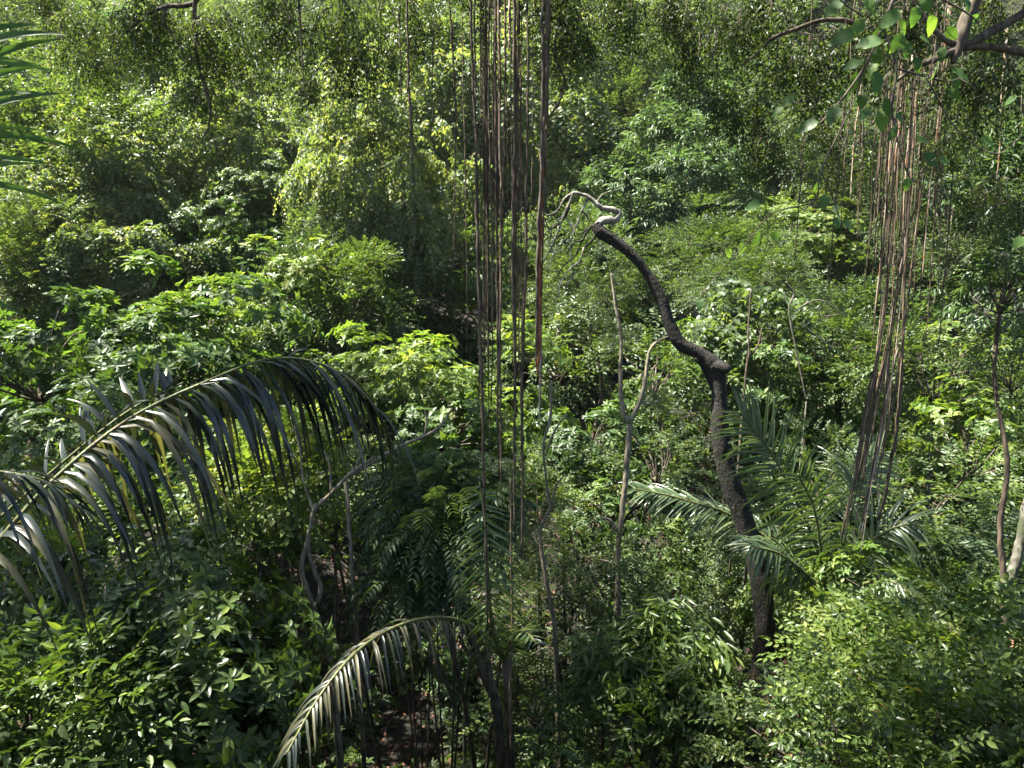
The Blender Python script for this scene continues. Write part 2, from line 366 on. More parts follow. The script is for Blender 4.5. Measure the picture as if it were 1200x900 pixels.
# ------------------------------------------------------------------ low undergrowth (nobody could count it)
def build_undergrowth():
    rng = np.random.default_rng(3)
    n = 40000
    y = 4 + 92 * rng.random(n * 3) ** 1.25; x = rng.uniform(-.85, .85, n * 3) * (y + 3); ok = (~in_hollow(x, y, .9)) | ((rng.random(len(x)) < .6) & (y > 14)); y = y[ok][:n]; x = x[ok][:n]
    z = ground_z(x, y); n = len(x); h = np.abs(rng.normal(0, .35, n))
    pos = np.stack([x, y, z + h], 1); ax = unit(rng.normal(0, 1, (n, 3)) + np.array((0, -.3, 1.0)))
    n = len(x); k = n * 3 // 4; sc = 1 + y / 50
    V1, F1, t1 = leaves_geo(*sprig_leaves('whorl', pos[:k], ax[:k], .14, .42, rng))
    o = link('undergrowth', mesh_np('undergrowth', V1, F1, M['twig'], t1)); o['kind'] = 'stuff'; o['label'] = 'low leafy undergrowth covering the slope'
    V2, F2, t2 = leaves_geo(*sprig_leaves('pinnate', pos[k:], ax[k:], .11, .32, rng))
    o = link('fern_cover', mesh_np('fern_cover', V2, F2, M['fern'], t2)); o['kind'] = 'stuff'; o['label'] = 'low ferns and seedlings between the bushes'
build_undergrowth()
def build_litter():
    rng = np.random.default_rng(12); n = 34000
    y = rng.uniform(5, 30, n) ; x = rng.uniform(-.8, .8, n) * y; z = ground_z(x, y) + rng.uniform(.01, .05, n)
    d = rng.normal(0, 1, (n, 3)) * np.array((1, 1, .25)); nr = rng.normal(0, .35, (n, 3)) + np.array((0, 0, 1)); ln = rng.uniform(.07, .16, n)
    V, F, t = leaves_geo(np.stack([x, y, z], 1), d, nr, ln, ln * .5, rng.uniform(0, 1, n))
    o = link('leaf_litter', mesh_np('leaf_litter', V, F, M['litter'], t)); o['kind'] = 'stuff'; o['label'] = 'dead brown leaves lying on the gully floor'
build_litter()

# ------------------------------------------------------------------ the slope: crowns one can tell apart
# species, px, py, depth, half width px, height factor, variant
CROWNS = [
 ('cascade', 110, 250, 25, 75, 1.1, 1), ('twig', 200, 215, 33, 70, 1.2, 1), ('cascade', 375, 165, 40, 62, 1.2, 0), ('whorl', 365, 265, 28, 48, 1., 2), ('fine', 280, 90, 50, 90, 1.1, 1), ('lance', 150, 120, 46, 80, 1, 0),
 ('twig', 520, 240, 33, 60, 1.2, 0), ('lime', 395, 330, 21, 52, .9, 1), ('cascade', 640, 300, 30, 52, 1.2, 1), ('twig', 730, 150, 42, 70, 1.2, 2), ('cascade', 1010, 250, 30, 70, 1, 0),
 ('cascade', 285, 200, 29, 80, 1.1, 0), ('cascade', 448, 215, 25, 84, 1.3, 1), ('whorl', 300, 255, 27, 62, .9, 1), ('twig', 60, 215, 27, 120, 1.0, 0),
 ('lime', 30, 165, 27, 60, 1., 1), ('lime', 150, 175, 29, 62, .9, 2), ('fine', 190, 130, 42, 110, .9, 0), ('fine', 90, 95, 44, 90, 1, 1),
 ('cascade', 150, 320, 24, 100, .8, 2), ('whorl', 250, 290, 26, 75, .9, 0), ('lime', 325, 345, 21, 60, .8, 0), ('twig', 400, 345, 22, 75, 1, 1),
 ('lime', 240, 385, 17, 62, .8, 1), ('whorl', 165, 420, 15, 72, .8, 1), ('whorl', 40, 420, 15, 85, 1., 2), ('twig', 20, 310, 22, 70, 1, 2),
 ('lime', 475, 455, 14, 62, .9, 2), ('lime', 420, 430, 15, 45, .8, 0), ('whorl', 520, 500, 13.5, 60, .8, 0),
 ('lance', 790, 215, 29, 72, 1.05, 0), ('lance', 700, 290, 30, 60, 1, 1), ('twig', 840, 300, 24, 70, .75, 0), ('lime', 930, 275, 27, 75, .6, 1),
 ('twig', 880, 340, 21, 62, .8, 1), ('twig', 690, 330, 23, 62, 1, 2), ('twig', 650, 420, 20, 62, 1, 0), ('whorl', 580, 330, 27, 60, 1.1, 1),
 ('cascade', 900, 400, 18, 70, .9, 1), ('twig', 770, 430, 18, 70, .9, 1), ('whorl', 690, 520, 14, 65, .8, 1), ('twig', 770, 540, 13, 62, .8, 2),
 ('twig', 630, 590, 12.5, 52, .9, 1), ('lime', 325, 525, 10.8, 52, .8, 1), ('lime', 390, 620, 9.5, 40, .8, 2), ('whorl', 90, 500, 11, 80, .8, 0),
 ('twig', 480, 590, 9.9, 60, .7, 1),
 ('twig', 990, 430, 18, 80, 1, 2), ('twig', 1100, 430, 16, 80, 1, 0), ('lime', 1140, 420, 17, 60, .8, 2), ('whorl', 1150, 520, 14, 75, .9, 1),
 ('twig', 1090, 580, 12.5, 75, .8, 1), ('twig', 1180, 650, 10.5, 65, .9, 0), ('fine', 970, 560, 14, 60, 1, 2), ('fine', 990, 130, 30, 100, 1, 1),
 ('fine', 1120, 260, 26, 90, 1, 0), ('lance', 860, 150, 38, 70, 1, 2), ('fine', 700, 90, 46, 90, 1, 2), ('fine', 590, 130, 42, 80, 1, 1),
 ('twig', 680, 640, 11.5, 52, .7, 2), ('whorl', 560, 700, 12.5, 40, .8, 2), ('twig', 740, 760, 10.5, 52, .9, 1), ('twig', 800, 690, 11.8, 55, .9, 2),
 ('fine', 880, 620, 13, 60, .9, 0), ('fine', 360, 60, 48, 90, 1, 2), ('twig', 470, 90, 44, 80, 1, 1), ('whorl', 480, 820, 11.5, 70, .5, 1),
 ('twig', 630, 830, 11.5, 60, .6, 0), ('fine', 830, 60, 52, 100, 1, 0), ('cascade', 370, 200, 36, 60, 1, 2),
]
for i, (sp, px, py, d, hw, hs, v) in enumerate(CROWNS):
    plant(sp, P(px, py, d), hw * d / FPX, v, hs, trunk=('greystem' if i % 3 == 0 else None))
MAIN = list(PLANTS[:52])
# the rest of the slope, scattered over the ground
def fill():
    rr = random.Random(11); pts = []
    y = 15.
    while y < 100:
        st = 3.1 + y * .066
        x = -.78 * y - 3
        while x < .78 * y + 3:
            a = x + rr.uniform(-.4, .4) * st; b = y + rr.uniform(-.4, .4) * st
            pts.append((a, b, st)); x += st * 1.15
        y += st
    for a, b, st in pts:
        R = st * rr.choice((.42, .5, .6, .78)) * rr.uniform(.9, 1.1); h = R * rr.choice((.4, .7, 1., 1.6, 2.1))
        if b > 45:
            h = min(h, R * 1.0); sp = rr.choice(['fine', 'fine', 'twig', 'lance', 'cascade'])
        else: sp = rr.choice(['twig', 'whorl', 'whorl', 'lime', 'cascade', 'twig', 'fine', 'pinnate'] if b < 26 else ['twig', 'fine', 'cascade', 'twig', 'fine', 'cascade', 'lance'])
        c = np.array((a, b, gz(a, b) + h)); px, py, d = proj(c)
        if in_hollow(a, b, 1.0): continue
        if any(d < w[5] - .5 and math.hypot(px - w[2], py - w[3]) < w[4] * .9 + R * FPX / d * .35 for w in MAIN): continue
        plant(sp, c, R, rr.randrange(3), rr.uniform(.75, 1.1), rng=rr)
fill()
def gully_fill():
    rr = random.Random(4)
    for y in (9.2, 10.8, 12.4, 14.0):
        x = -7.5
        while x < 8:
            a, b = x + rr.uniform(-.5, .5), y + rr.uniform(-.6, .6); x += 1.75
            if -2.6 < a < .3 and b < 12.9: continue
            R = rr.uniform(.6, 1.1); h = R * rr.uniform(.3, .9)
            plant(rr.choice(['twig', 'twig', 'lance', 'pinnate', 'whorl', 'fine']), np.array((a, b, gz(a, b) + h)), R, rr.randrange(3), .9, rng=rr)
gully_fill()

for px_, py_, d_, r_, sp_ in [(690, 610, 12.4, .7, 'whorl'), (645, 690, 11.6, .6, 'twig'), (705, 705, 11.9, .6, 'lance'), (610, 650, 12.4, .6, 'twig'), (765, 650, 12.8, .75, 'whorl'), (660, 560, 13.6, .8, 'twig'), (730, 590, 13.4, .7, 'whorl'), (590, 740, 11.6, .5, 'whorl')]:
    c_ = P(px_, py_, d_); c_[2] = max(c_[2], gz(c_[0], c_[1]) + .3); plant(sp_, c_, r_, 1, .9)
def stem_part(name, ctrl, mat, parent, n=24, sides=8, rough=.04, seed=0, wob=.06):
    "one tube from photo-measured points (px, py, depth, width px); parent sits at the world origin of its thing"
    rng = np.random.default_rng(seed); pts, rad = pix_path(ctrl, n, wob, rng)
    V, F = tube_geo(pts, rad, sides, rng, rough)
    off = np.array(parent.location) if parent is not None and parent.parent is None else np.zeros(3)
    if parent is not None and parent.parent is not None: off = np.array(parent.parent.location)
    return link(name, mesh_np(name, V - off, F, M[mat], smooth=True), parent)

# ------------------------------------------------------------------ black leaning tree
def black_tree():
    b = P(893, 830, 11); t = thing('leaning_tree', 'black leafless tree with a bent trunk and pale curled broken top', 'tree', (b[0], b[1], gz(b[0], b[1]) - .1))
    rng = np.random.default_rng(8)
    ctrl = [(893, 850, 11, 46), (894, 790, 11, 36), (896, 720, 11, 34), (886, 655, 11, 34), (868, 600, 11, 33), (851, 550, 11, 30), (844, 505, 11, 28),
            (843, 462, 11, 27), (838, 432, 11, 31), (820, 415, 11, 24), (797, 402, 11, 21), (784, 378, 11, 20), (775, 350, 11, 18), (758, 320, 11, 17), (738, 296, 11, 17), (718, 281, 11, 19), (704, 272, 11, 20), (698, 262, 11, 17)]
    pts, rad = pix_path(ctrl, 170); rad = rad * .70 * (1 + .045 * np.sin(np.arange(170) * .33) + .05 * np.sin(np.arange(170) * .127 + 1) + rng.normal(0, .012, 170))
    V, F = tube_geo(pts, rad, 28)
    ax = np.repeat(pts, 28, 0); o_ = V[:len(ax)] - ax; q_ = V[:len(ax)]
    nz = sum(np.sin(q_ @ rng.normal(0, f, 3) + rng.uniform(0, 6)) for f in (9, 9, 16, 16, 28, 28, 45, 45)) / 8
    V[:len(ax)] = ax + o_ * (1 + .10 * nz + rng.normal(0, .014, len(ax)))[:, None]; tr = link('trunk', mesh_np('trunk', V - b_off(t), F, M['dead'], smooth=True), t)
    def br(name, c, mat, seed, par=t, n=26):
        c = [(a, b, d, max(1.3, w * .68)) for a, b, d, w in c]
        return stem_part(name, c, mat, par, n, 9, .08, seed, .1)
    br('branch', [(700, 266, 11, 16), (708, 258, 11, 15), (722, 258, 11, 13), (725, 249, 11, 11), (716, 245, 11, 10), (704, 243, 11, 9), (692, 232, 11, 7), (682, 228, 11, 6), (672, 226, 11, 5), (668, 236, 11, 5), (661, 252, 11, 4), (655, 268, 11, 3)], 'deadtop', 1, n=40)
    kn = br('knot', [(836, 428, 10.95, 22), (848, 431, 10.85, 20), (856, 434, 10.8, 13)], 'dead', 2, n=6)
    c = [[(668, 236, 11, 4), (662, 255, 11, 4), (645, 268, 11, 3), (638, 255, 11, 2)], [(655, 268, 11, 3), (648, 285, 11, 3), (640, 300, 11, 2), (634, 312, 11, 1)],
         [(690, 233, 11, 4), (682, 246, 11, 3), (676, 262, 11, 3), (669, 280, 11, 2), (660, 292, 11, 1)], [(698, 262, 11, 5), (688, 270, 11, 4), (682, 282, 11, 4), (672, 284, 11, 3), (664, 298, 11, 2)],
         [(661, 252, 11, 3), (668, 262, 11, 3), (672, 275, 11, 2)], [(684, 290, 11, 4), (680, 305, 11, 3), (668, 315, 11, 3), (658, 330, 11, 2), (653, 350, 11, 2)],
         [(682, 282, 11, 3), (674, 300, 11, 3), (660, 312, 11, 2), (652, 325, 11, 2)], [(676, 262, 11, 2), (664, 270, 11, 2), (655, 266, 11, 1)], [(645, 268, 11, 3), (637, 275, 11, 2), (630, 290, 11, 2)],
         [(704, 270, 11, 5), (694, 282, 11.1, 4), (684, 292, 11.2, 3), (678, 318, 11.2, 2)]]
    c += [[(672, 226, 11, 4), (662, 232, 11, 3), (654, 246, 11, 3), (643, 252, 11, 2), (636, 248, 11, 1)], [(661, 252, 11, 3), (650, 262, 11, 2), (644, 282, 11, 2), (650, 300, 11, 1)], [(682, 246, 11, 3), (690, 258, 11, 2), (686, 270, 11, 2), (676, 276, 11, 2)],
          [(672, 284, 11, 3), (668, 300, 11, 2), (672, 320, 11, 2), (662, 338, 11, 1)], [(700, 236, 11, 3), (706, 228, 11, 2), (716, 224, 11, 1)], [(645, 268, 11, 2), (632, 262, 11, 2), (622, 250, 11, 1)], [(660, 292, 11, 2), (648, 300, 11, 2), (642, 318, 11, 1)]]
    for i, q in enumerate(c): br('twig', q, 'deadtop' if i % 3 else 'dead', 10 + i, n=12)
    br('branch', [(841, 470, 11, 9), (826, 436, 11, 6), (815, 420, 10.9, 3)], 'dead', 44, n=8)
def b_off(t): return np.array(t.location)
black_tree()

# ------------------------------------------------------------------ slim stems in the gully
def add_crown(t, sp, c, R, v=0):
    me, lm, R0, H0 = PROTO[sp + '_small'][v % 3]; s = R / R0
    for nm, m_ in (('crown', me), ('limbs', lm)):
        o = link(nm, m_, t); o.location = Vector(c - b_off(t)); o.scale = (s, s, s); o.rotation_euler = (0, 0, v * 1.3)
def slim(name, label, cat, stems, mat, group=None, k=.8):
    stems = [[(a, b, d, w * k) for a, b, d, w in c] for c in stems]
    c0 = stems[0][0]; b = P(*c0[:3]); t = thing(name, label, cat, (b[0], b[1], b[2]), group)
    # carry the stem on down to the ground
    for i, c in enumerate(stems):
        c = list(c)
        o = stem_part('trunk' if i == 0 else 'branch', c, mat, t, 14 + 6 * len(c), 9, .05, 60 + i, .08)
    g = gz(b[0], b[1])
    if b[2] - g > .05:
        V, F = tube_geo(np.array([(b[0], b[1], b[2]), (b[0] + .02, b[1], (b[2] + g) / 2), (b[0], b[1], g - .15)]), np.array([1, 1.1, 1.4]) * c0[3] * c0[2] / FPX / 2, 8)
        link('stem_base', mesh_np('stem_base', V - b_off(t), F, M[mat], smooth=True), t)
    return t
ft_ = slim('forked_tree', 'slim pale forked tree with broken side stubs in mid gully', 'tree', [
    [(723, 745, 11, 9), (724, 700, 11, 9), (724, 650, 11, 8), (729, 600, 11, 8), (733, 560, 11, 8), (738, 500, 11, 9), (739, 488, 11, 8)],
    [(738, 495, 11, 9), (730, 480, 11, 7), (727, 440, 11, 6), (728, 395, 11, 5), (722, 360, 11, 5), (716, 320, 11, 3)],
    [(739, 492, 11, 9), (750, 470, 11, 7), (757, 440, 11, 6), (762, 410, 11, 5), (775, 398, 11, 4), (790, 392, 11, 2)],
    [(723, 622, 11, 6), (715, 610, 11, 5), (704, 607, 11, 4)], [(724, 668, 11, 6), (716, 660, 11, 5), (703, 656, 11, 3)],
    [(750, 472, 11, 4), (762, 474, 11, 3), (772, 470, 11, 2)]], 'pale')
for i_, (a, b, d, r, sp) in enumerate([(712, 345, 12, .36, 'twig'), (735, 400, 11.9, .3, 'twig'), (770, 470, 11.8, .25, 'twig')]): add_crown(ft_, sp, P(a, b, d), r, i_)
slim('crooked_sapling', 'thin crooked sapling with looping grey stems beside dark hollow', 'tree', [
    [(388, 775, 8.1, 11), (378, 750, 8.1, 10), (369, 715, 8.1, 10), (360, 690, 8.1, 8), (353, 665, 8.1, 8), (360, 635, 8.1, 7), (365, 610, 8.1, 7), (370, 590, 8.1, 6)],
    [(369, 712, 8.1, 9), (376, 690, 8.1, 8), (368, 668, 8.1, 7), (362, 640, 8.1, 5), (368, 600, 8.1, 6), (388, 578, 8.1, 6), (410, 556, 8.1, 6), (440, 535, 8.1, 5)],
    [(368, 600, 8.1, 5), (355, 560, 8.1, 4), (352, 530, 8.1, 3), (345, 500, 8.1, 2)], [(388, 578, 8.1, 4), (386, 545, 8.1, 3), (376, 520, 8.1, 2)], [(410, 556, 8.1, 4), (420, 540, 8.1, 3), (430, 520, 8.1, 2), (447, 512, 8.1, 1)]], 'pale', k=.72)
slim('bare_sapling', 'bare white stem reaching up through centre bushes', 'sapling', [
    [(655, 880, 10, 7), (652, 790, 10, 7), (650, 735, 10, 7), (642, 690, 10, 6), (635, 650, 10, 6), (634, 620, 10, 5), (645, 595, 10, 5)],
    [(645, 600, 10, 5), (640, 560, 10, 4), (637, 520, 10, 4), (645, 490, 10, 4), (646, 446, 10, 3)], [(640, 530, 10, 3), (650, 505, 10, 3), (664, 485, 10, 2)], [(646, 595, 10, 4), (652, 570, 10, 3), (662, 555, 10, 2)]], 'pale')
slim('bent_stem', 'bent pale stem arching right above the drooping compound leaves', 'sapling', [
    [(405, 560, 8.2, 6), (440, 540, 8.3, 5), (465, 525, 8.3, 5), (495, 512, 8.3, 5), (515, 500, 8.3, 4), (530, 478, 8.3, 2)], [(497, 512, 8.3, 4), (500, 495, 8.3, 3), (498, 480, 8.3, 2)]], 'pale')
slim('knotty_tree', 'brown leaning trunk with knots rising from bottom centre', 'tree', [
    [(590, 910, 8.6, 16), (585, 870, 8.6, 15), (580, 820, 8.6, 15), (565, 785, 8.6, 14), (552, 745, 8.6, 12), (545, 715, 8.6, 10), (532, 690, 8.6, 8), (520, 640, 8.7, 5)],
    [(575, 810, 8.6, 12), (572, 770, 8.6, 10), (578, 735, 8.6, 8)], [(556, 770, 8.6, 8), (545, 760, 8.6, 6), (538, 745, 8.6, 4)]], 'trunk')
slim('mossy_trunk', 'mossy grey trunk slanting at the right edge', 'tree', [[(1165, 720, 9, 16), (1183, 680, 9, 15), (1195, 640, 9, 14), (1204, 590, 9, 13), (1225, 520, 9, 12), (1215, 420, 9.2, 10), (1180, 320, 9.4, 8), (1170, 230, 9.5, 5)]], 'greystem')
st_ = slim('shaded_tree', 'dark upright tree with drooping leaves at the right edge', 'tree', [[(1172, 850, 8.4, 13), (1174, 780, 8.4, 11), (1178, 700, 8.4, 9), (1172, 620, 8.4, 8), (1180, 540, 8.4, 7), (1165, 440, 8.5, 6), (1175, 340, 8.6, 5)]], 'root')
for i_, (a, b, d, r, sp) in enumerate([(1150, 235, 8.6, .62, 'lance'), (1178, 330, 8.6, .6, 'lance'), (1130, 300, 8.8, .4, 'twig'), (1190, 430, 8.6, .5, 'twig'), (1195, 180, 8.7, .5, 'lance')]): add_crown(st_, sp, P(a, b, d), r, i_)
slim('forked_stump', 'dark leaning forked stump in the leaves at lower left', 'tree', [[(40, 860, 6.6, 18), (25, 800, 6.8, 15), (22, 770, 7, 12), (45, 745, 7, 9), (65, 720, 7, 6)], [(22, 775, 7, 9), (10, 740, 7, 6)]], 'trunk')
slim('vine_stem', 'thin looping pale vine on the bushes right of black trunk', 'vine', [
    [(945, 470, 15, 3), (935, 420, 15, 4), (925, 365, 15, 5), (930, 345, 15, 5), (921, 330, 15, 4)], [(930, 365, 15, 4), (955, 352, 15, 4), (975, 358, 15, 3), (990, 372, 15, 2)],
    [(938, 378, 15, 3), (955, 392, 15, 3), (975, 408, 15, 2)], [(965, 352, 15, 3), (960, 370, 15, 3), (985, 368, 15, 2)]], 'greystem', k=.5)
slim('hanging_stem', 'pale Y shaped stem in the shade right of the black trunk', 'sapling', [
    [(870, 480, 15, 4), (875, 430, 15, 5), (878, 412, 15, 5), (877, 385, 15, 4), (880, 340, 15, 3)], [(876, 420, 15, 4), (888, 405, 15, 4), (893, 385, 15, 3)]], 'root', k=.55)

# ------------------------------------------------------------------ palms
def leaflet_geo(p0, d0, L, w, up, grav, rng, seg=8):
    st = L / seg; d = d0 / np.linalg.norm(d0); p = p0.copy(); C = [p.copy()]; D = [d.copy()]
    for i in range(seg):
        d = d + np.array((0, 0, -grav)) * (st / .1) * (1 - .5 * abs(d[2]) * (d[2] < 0)); d = d / np.linalg.norm(d); p = p + d * st; C.append(p.copy()); D.append(d.copy())
    C = np.array(C); D = np.array(D); t = np.linspace(0, 1, seg + 1)
    ww = w * np.minimum(1, t * 5 + .3) * np.clip((1 - t ** 2.2), 0.02, 1) * .5
    x = unit(np.cross(D, up + 1e-3)); nn = np.cross(x, D)
    tw = np.cumsum(rng.normal(0, .07, seg + 1)); x2 = x * np.cos(tw)[:, None] + nn * np.sin(tw)[:, None]; nn = np.cross(x2, D)
    V = np.stack([C - x2 * ww[:, None] + nn * ww[:, None] * .45, C, C + x2 * ww[:, None] + nn * ww[:, None] * .45], 1).reshape(-1, 3)
    F = []
    for i in range(seg):
        a = i * 3; F += [(a, a + 1, a + 4), (a, a + 4, a + 3), (a + 1, a + 2, a + 5), (a + 1, a + 5, a + 4)]
    return V, np.array(F)
def frond(t, ctrl, nl, L, w, grav, mat, seed, fwd=.55, lift=.1, rw=9, shape=None, name='frond', side_bias=None, t0=.12, mats=None, jit=.05, ll_j=.13):
    rng = np.random.default_rng(seed); s = spline([tuple(P(*c)) for c in ctrl], 60); T = unit(np.gradient(s, axis=0))
    dm = np.mean([c[2] for c in ctrl]); r = np.linspace(rw, 2.0, 60) * dm / FPX / 2
    V, F = tube_geo(s, r, 6); off = b_off(t); fr = link(name, mesh_np(name, V - off, F, M['rachis'], smooth=True), t)
    up = np.array((0, 0, 1.))
    for i in range(nl):
        for sd in (-1, 1):
            u = t0 + (1 - t0) * (i + rng.uniform(-.3, .3) + .5) / nl; k = min(59, max(0, int(u * 59)))
            T_ = T[k]; side = np.cross(T_, side_bias if side_bias is not None else up); side = side / np.linalg.norm(side); n_ = np.cross(side, T_)
            f = fwd + .5 * u * u
            d0 = T_ * f + side * sd * (1 - .25 * u) + n_ * (lift + rng.normal(0, .16)) + rng.normal(0, jit, 3)
            ll = L * (math.sin(math.pi * min(1, .22 + .70 * u)) ** .7 if shape is None else shape(u)) * rng.uniform(1 - ll_j, 1.1)
            V, F = leaflet_geo(s[k], d0, ll, w * rng.uniform(.8, 1.15), n_, grav * rng.uniform(.55, 1.5), rng)
            tn = np.full(len(V), np.clip(rng.normal(.45, .2), 0, 1))
            mm = M[mats(u, rng)] if mats else M[mat]
            link('leaflet', mesh_np('leaflet', V - off, F, mm, tn, smooth=True), fr)
    return fr
b = np.array((-3.6, 2.6, gz(-3.6, 2.6)))
t = thing('drooping_palm', 'large dark glossy palm frond arching in from the left edge with hanging leaflets', 'palm', tuple(b))
pts = spline([(-3.6, 2.6, b[2] - .2, .14), (-3.5, 2.7, b[2] + 1, .12), (-3.45, 2.75, 9.9, .10)], 10)
V, F = tube_geo(pts[:, :3], pts[:, 3], 10); link('trunk', mesh_np('trunk', V - b, F, M['trunk'], smooth=True), t)
frond(t, [(-300, 860, 2.9), (-60, 690, 3.1), (60, 565, 3.3), (150, 492, 3.5), (240, 448, 3.7), (320, 420, 3.9), (390, 432, 4.0), (445, 482, 4.1)], 74, .82, .030, .75, 'palmdark', 5, fwd=.62, lift=.30, rw=6, jit=.16, ll_j=.35,
      t0=.2, mats=lambda u, r: 'palmdry' if u < .5 and r.random() < .4 else 'palmdark', shape=lambda u: .62 + .48 * math.sin(math.pi * min(1, u * .8)) )
frond(t, [(-300, 860, 2.9), (-180, 640, 2.9), (-60, 560, 2.9), (40, 560, 3.0), (100, 600, 3.1)], 26, .50, .024, .9, 'palmdark', 6, lift=.2, fwd=.7, jit=.2, ll_j=.4, rw=5)
frond(t, [(-60, 660, 3.6), (70, 545, 3.6), (150, 482, 3.7), (215, 448, 3.8)], 13, .30, .034, .3, 'palmdark', 7, fwd=.3, lift=1.2, rw=4, jit=.25, ll_j=.4)
b = np.array((-2.6, 1.7, gz(-2.6, 1.7)))
t = thing('side_palm', 'sunlit palm blades reaching in at the top left corner', 'palm', tuple(b))
pts = spline([(-2.6, 1.7, b[2] - .2, .1), (-2.5, 1.75, b[2] + 1, .09), (*P(-130, 420, 2.5), .05)], 10)
V, F = tube_geo(pts[:, :3], pts[:, 3], 10); link('trunk', mesh_np('trunk', V - b, F, M['trunk'], smooth=True), t)
frond(t, [(-130, 420, 2.5), (-95, 240, 2.55), (-62, 130, 2.6), (-42, 40, 2.6), (-15, -60, 2.65)], 24, .47, .034, .14, 'bigleaf', 9, fwd=.6, lift=.1, jit=.26, ll_j=.35, side_bias=np.array((0, -1., .25)), rw=10)
# palm with hanging fronds, bottom centre
b = P(592, 770, 8); g = gz(b[0], b[1])
t = thing('feather_palm', 'feathery green palm with one upright and one arching frond at bottom centre', 'palm', (b[0], b[1], g - .1))
pts = spline([(b[0], b[1], g - .1, .06), (b[0] + .05, b[1], (g + b[2]) / 2, .045), (*b, .04)], 8); V, F = tube_geo(pts[:, :3], pts[:, 3], 9); link('trunk', mesh_np('trunk', V - b_off(t), F, M['trunk'], smooth=True), t)
frond(t, [(592, 775, 8), (578, 740, 7.6), (572, 680, 7.3), (569, 620, 7.2), (562, 565, 7.2)], 30, .52, .026, .05, 'palm', 21, fwd=-.75, lift=.05, side_bias=np.array((0, -1., .1)), rw=6)
frond(t, [(592, 775, 8), (560, 738, 7.8), (520, 724, 7.4), (470, 732, 6.9), (420, 762, 6.4), (375, 815, 6.0), (335, 885, 5.7)], 46, .60, .026, .6, 'palmdry', 22, fwd=.5, lift=.2, rw=7, mats=lambda u, r: 'palmdry' if r.random() < .55 else 'palmdark')
frond(t, [(592, 775, 8), (600, 745, 7.6), (615, 740, 7.3), (630, 755, 7.0)], 12, .3, .025, .10, 'palm', 23, rw=5)
# palm behind the black tree
b = P(972, 715, 11.2); g = gz(b[0], b[1])
t = thing('fan_palm', 'bushy palm with long narrow blades behind the black leaning trunk', 'palm', (b[0], b[1], g - .1))
pts = spline([(b[0], b[1], g - .1, .14), (b[0], b[1], (g + b[2]) / 2, .12), (*b, .09)], 8); V, F = tube_geo(pts[:, :3], pts[:, 3], 9); link('trunk', mesh_np('trunk', V - b_off(t), F, M['trunk'], smooth=True), t)
for k, (c, nl, L, gr, bias) in enumerate([
    ([(972, 720, 11.2), (960, 650, 11.1), (930, 580, 11.0), (900, 525, 10.9), (866, 482, 10.8)], 34, .95, .035, (0, -1., .5)),
    ([(972, 720, 11.2), (930, 660, 11.3), (870, 610, 11.4), (800, 585, 11.4), (742, 572, 11.4)], 34, .60, .05, (0, -.6, 1)),
    ([(972, 720, 11.2), (990, 670, 10.9), (1020, 635, 10.7), (1060, 615, 10.4), (1100, 622, 10.2)], 26, .85, .06, (0, -.6, 1)),
    ([(972, 720, 11.2), (950, 680, 10.7), (915, 650, 10.4), (880, 640, 10.1)], 22, .75, .09, (0, -.6, 1)),
    ([(972, 720, 11.2), (985, 640, 11.4), (1000, 570, 11.5), (1030, 530, 11.6)], 24, .8, .05, (0, -1, .4)),
    ([(972, 720, 11.2), (1000, 690, 10.4), (1040, 680, 9.9), (1075, 700, 9.6)], 20, .7, .08, (0, -.6, 1)),
    ([(972, 720, 11.2), (965, 670, 10.8), (955, 600, 10.4), (935, 555, 10.2)], 22, .8, .08, (0, -1, .3))]):
    frond(t, c, int(nl * 1.5), L * 1.3, .042, gr * 3.2, 'palm', 40 + k, fwd=.75, lift=.05, jit=.10, ll_j=.25, rw=5, side_bias=np.array(bias))

# ------------------------------------------------------------------ the fig tree overhead with its aerial roots
b = np.array((8.6, 2.2, gz(8.6, 2.2)))
fig = thing('strangler_fig', 'great fig overhead with hanging aerial roots and drooping dark small leaved branches', 'tree', tuple(b - (0, 0, .2)))
fo = b_off(fig)
def fig_tube(name, pts, mat, n=30, sides=12, seed=1):
    rng = np.random.default_rng(seed); s = spline(pts, n); V, F = tube_geo(s[:, :3], s[:, 3], sides, rng, .05); return link(name, mesh_np(name, V - fo, F, M[mat], smooth=True), fig)
fork = P(1165, -60, 6)
fig_tube('trunk', [(8.6, 2.2, b[2] - .4, .85), (8.4, 2.4, b[2] + 2, .6), (7.8, 2.8, b[2] + 5, .5), (7.0, 3.6, 16.6, .4)], 'greystem', seed=2)
fig_tube('limb', [(7.0, 3.6, 16.6, .34), (5.8, 4.6, 16.8, .25), (*fork, .16), (2.8, 6.6, 15.9, .13), (.6, 7.0, 16.0, .12), (-2.2, 7.0, 15.9, .10), (-5.0, 6.6, 16.2, .06)], 'greystem', 50, seed=3)
fig_tube('limb', [(7.0, 3.6, 16.6, .30), (6.2, 6.0, 16.9, .2), (5.6, 9.0, 17.2, .14), (3.0, 12.0, 17.6, .08)], 'greystem', seed=4)
fig_tube('limb', [(7.0, 3.6, 16.6, .30), (3.2, 3.0, 18.0, .2), (-1.0, 3.2, 18.6, .14), (-5.5, 4.0, 18.6, .07)], 'greystem', seed=5)
fig_tube('limb', [(.6, 7.0, 16.0, .12), (-.8, 9.5, 17, .09), (-3.6, 12.5, 17.6, .05)], 'greystem', seed=6)
def fig_stem(name, c, mat, n=24, seed=0, wob=.08, sides=8): return stem_part(name, c, mat, fig, n, sides, .07, seed, wob)
fig_stem('branch', [(1172, -75, 6, 20), (1150, -20, 6, 17), (1140, 5, 6, 16), (1128, 35, 6, 15), (1120, 62, 6, 11), (1116, 74, 6, 5)], 'trunk', seed=11)
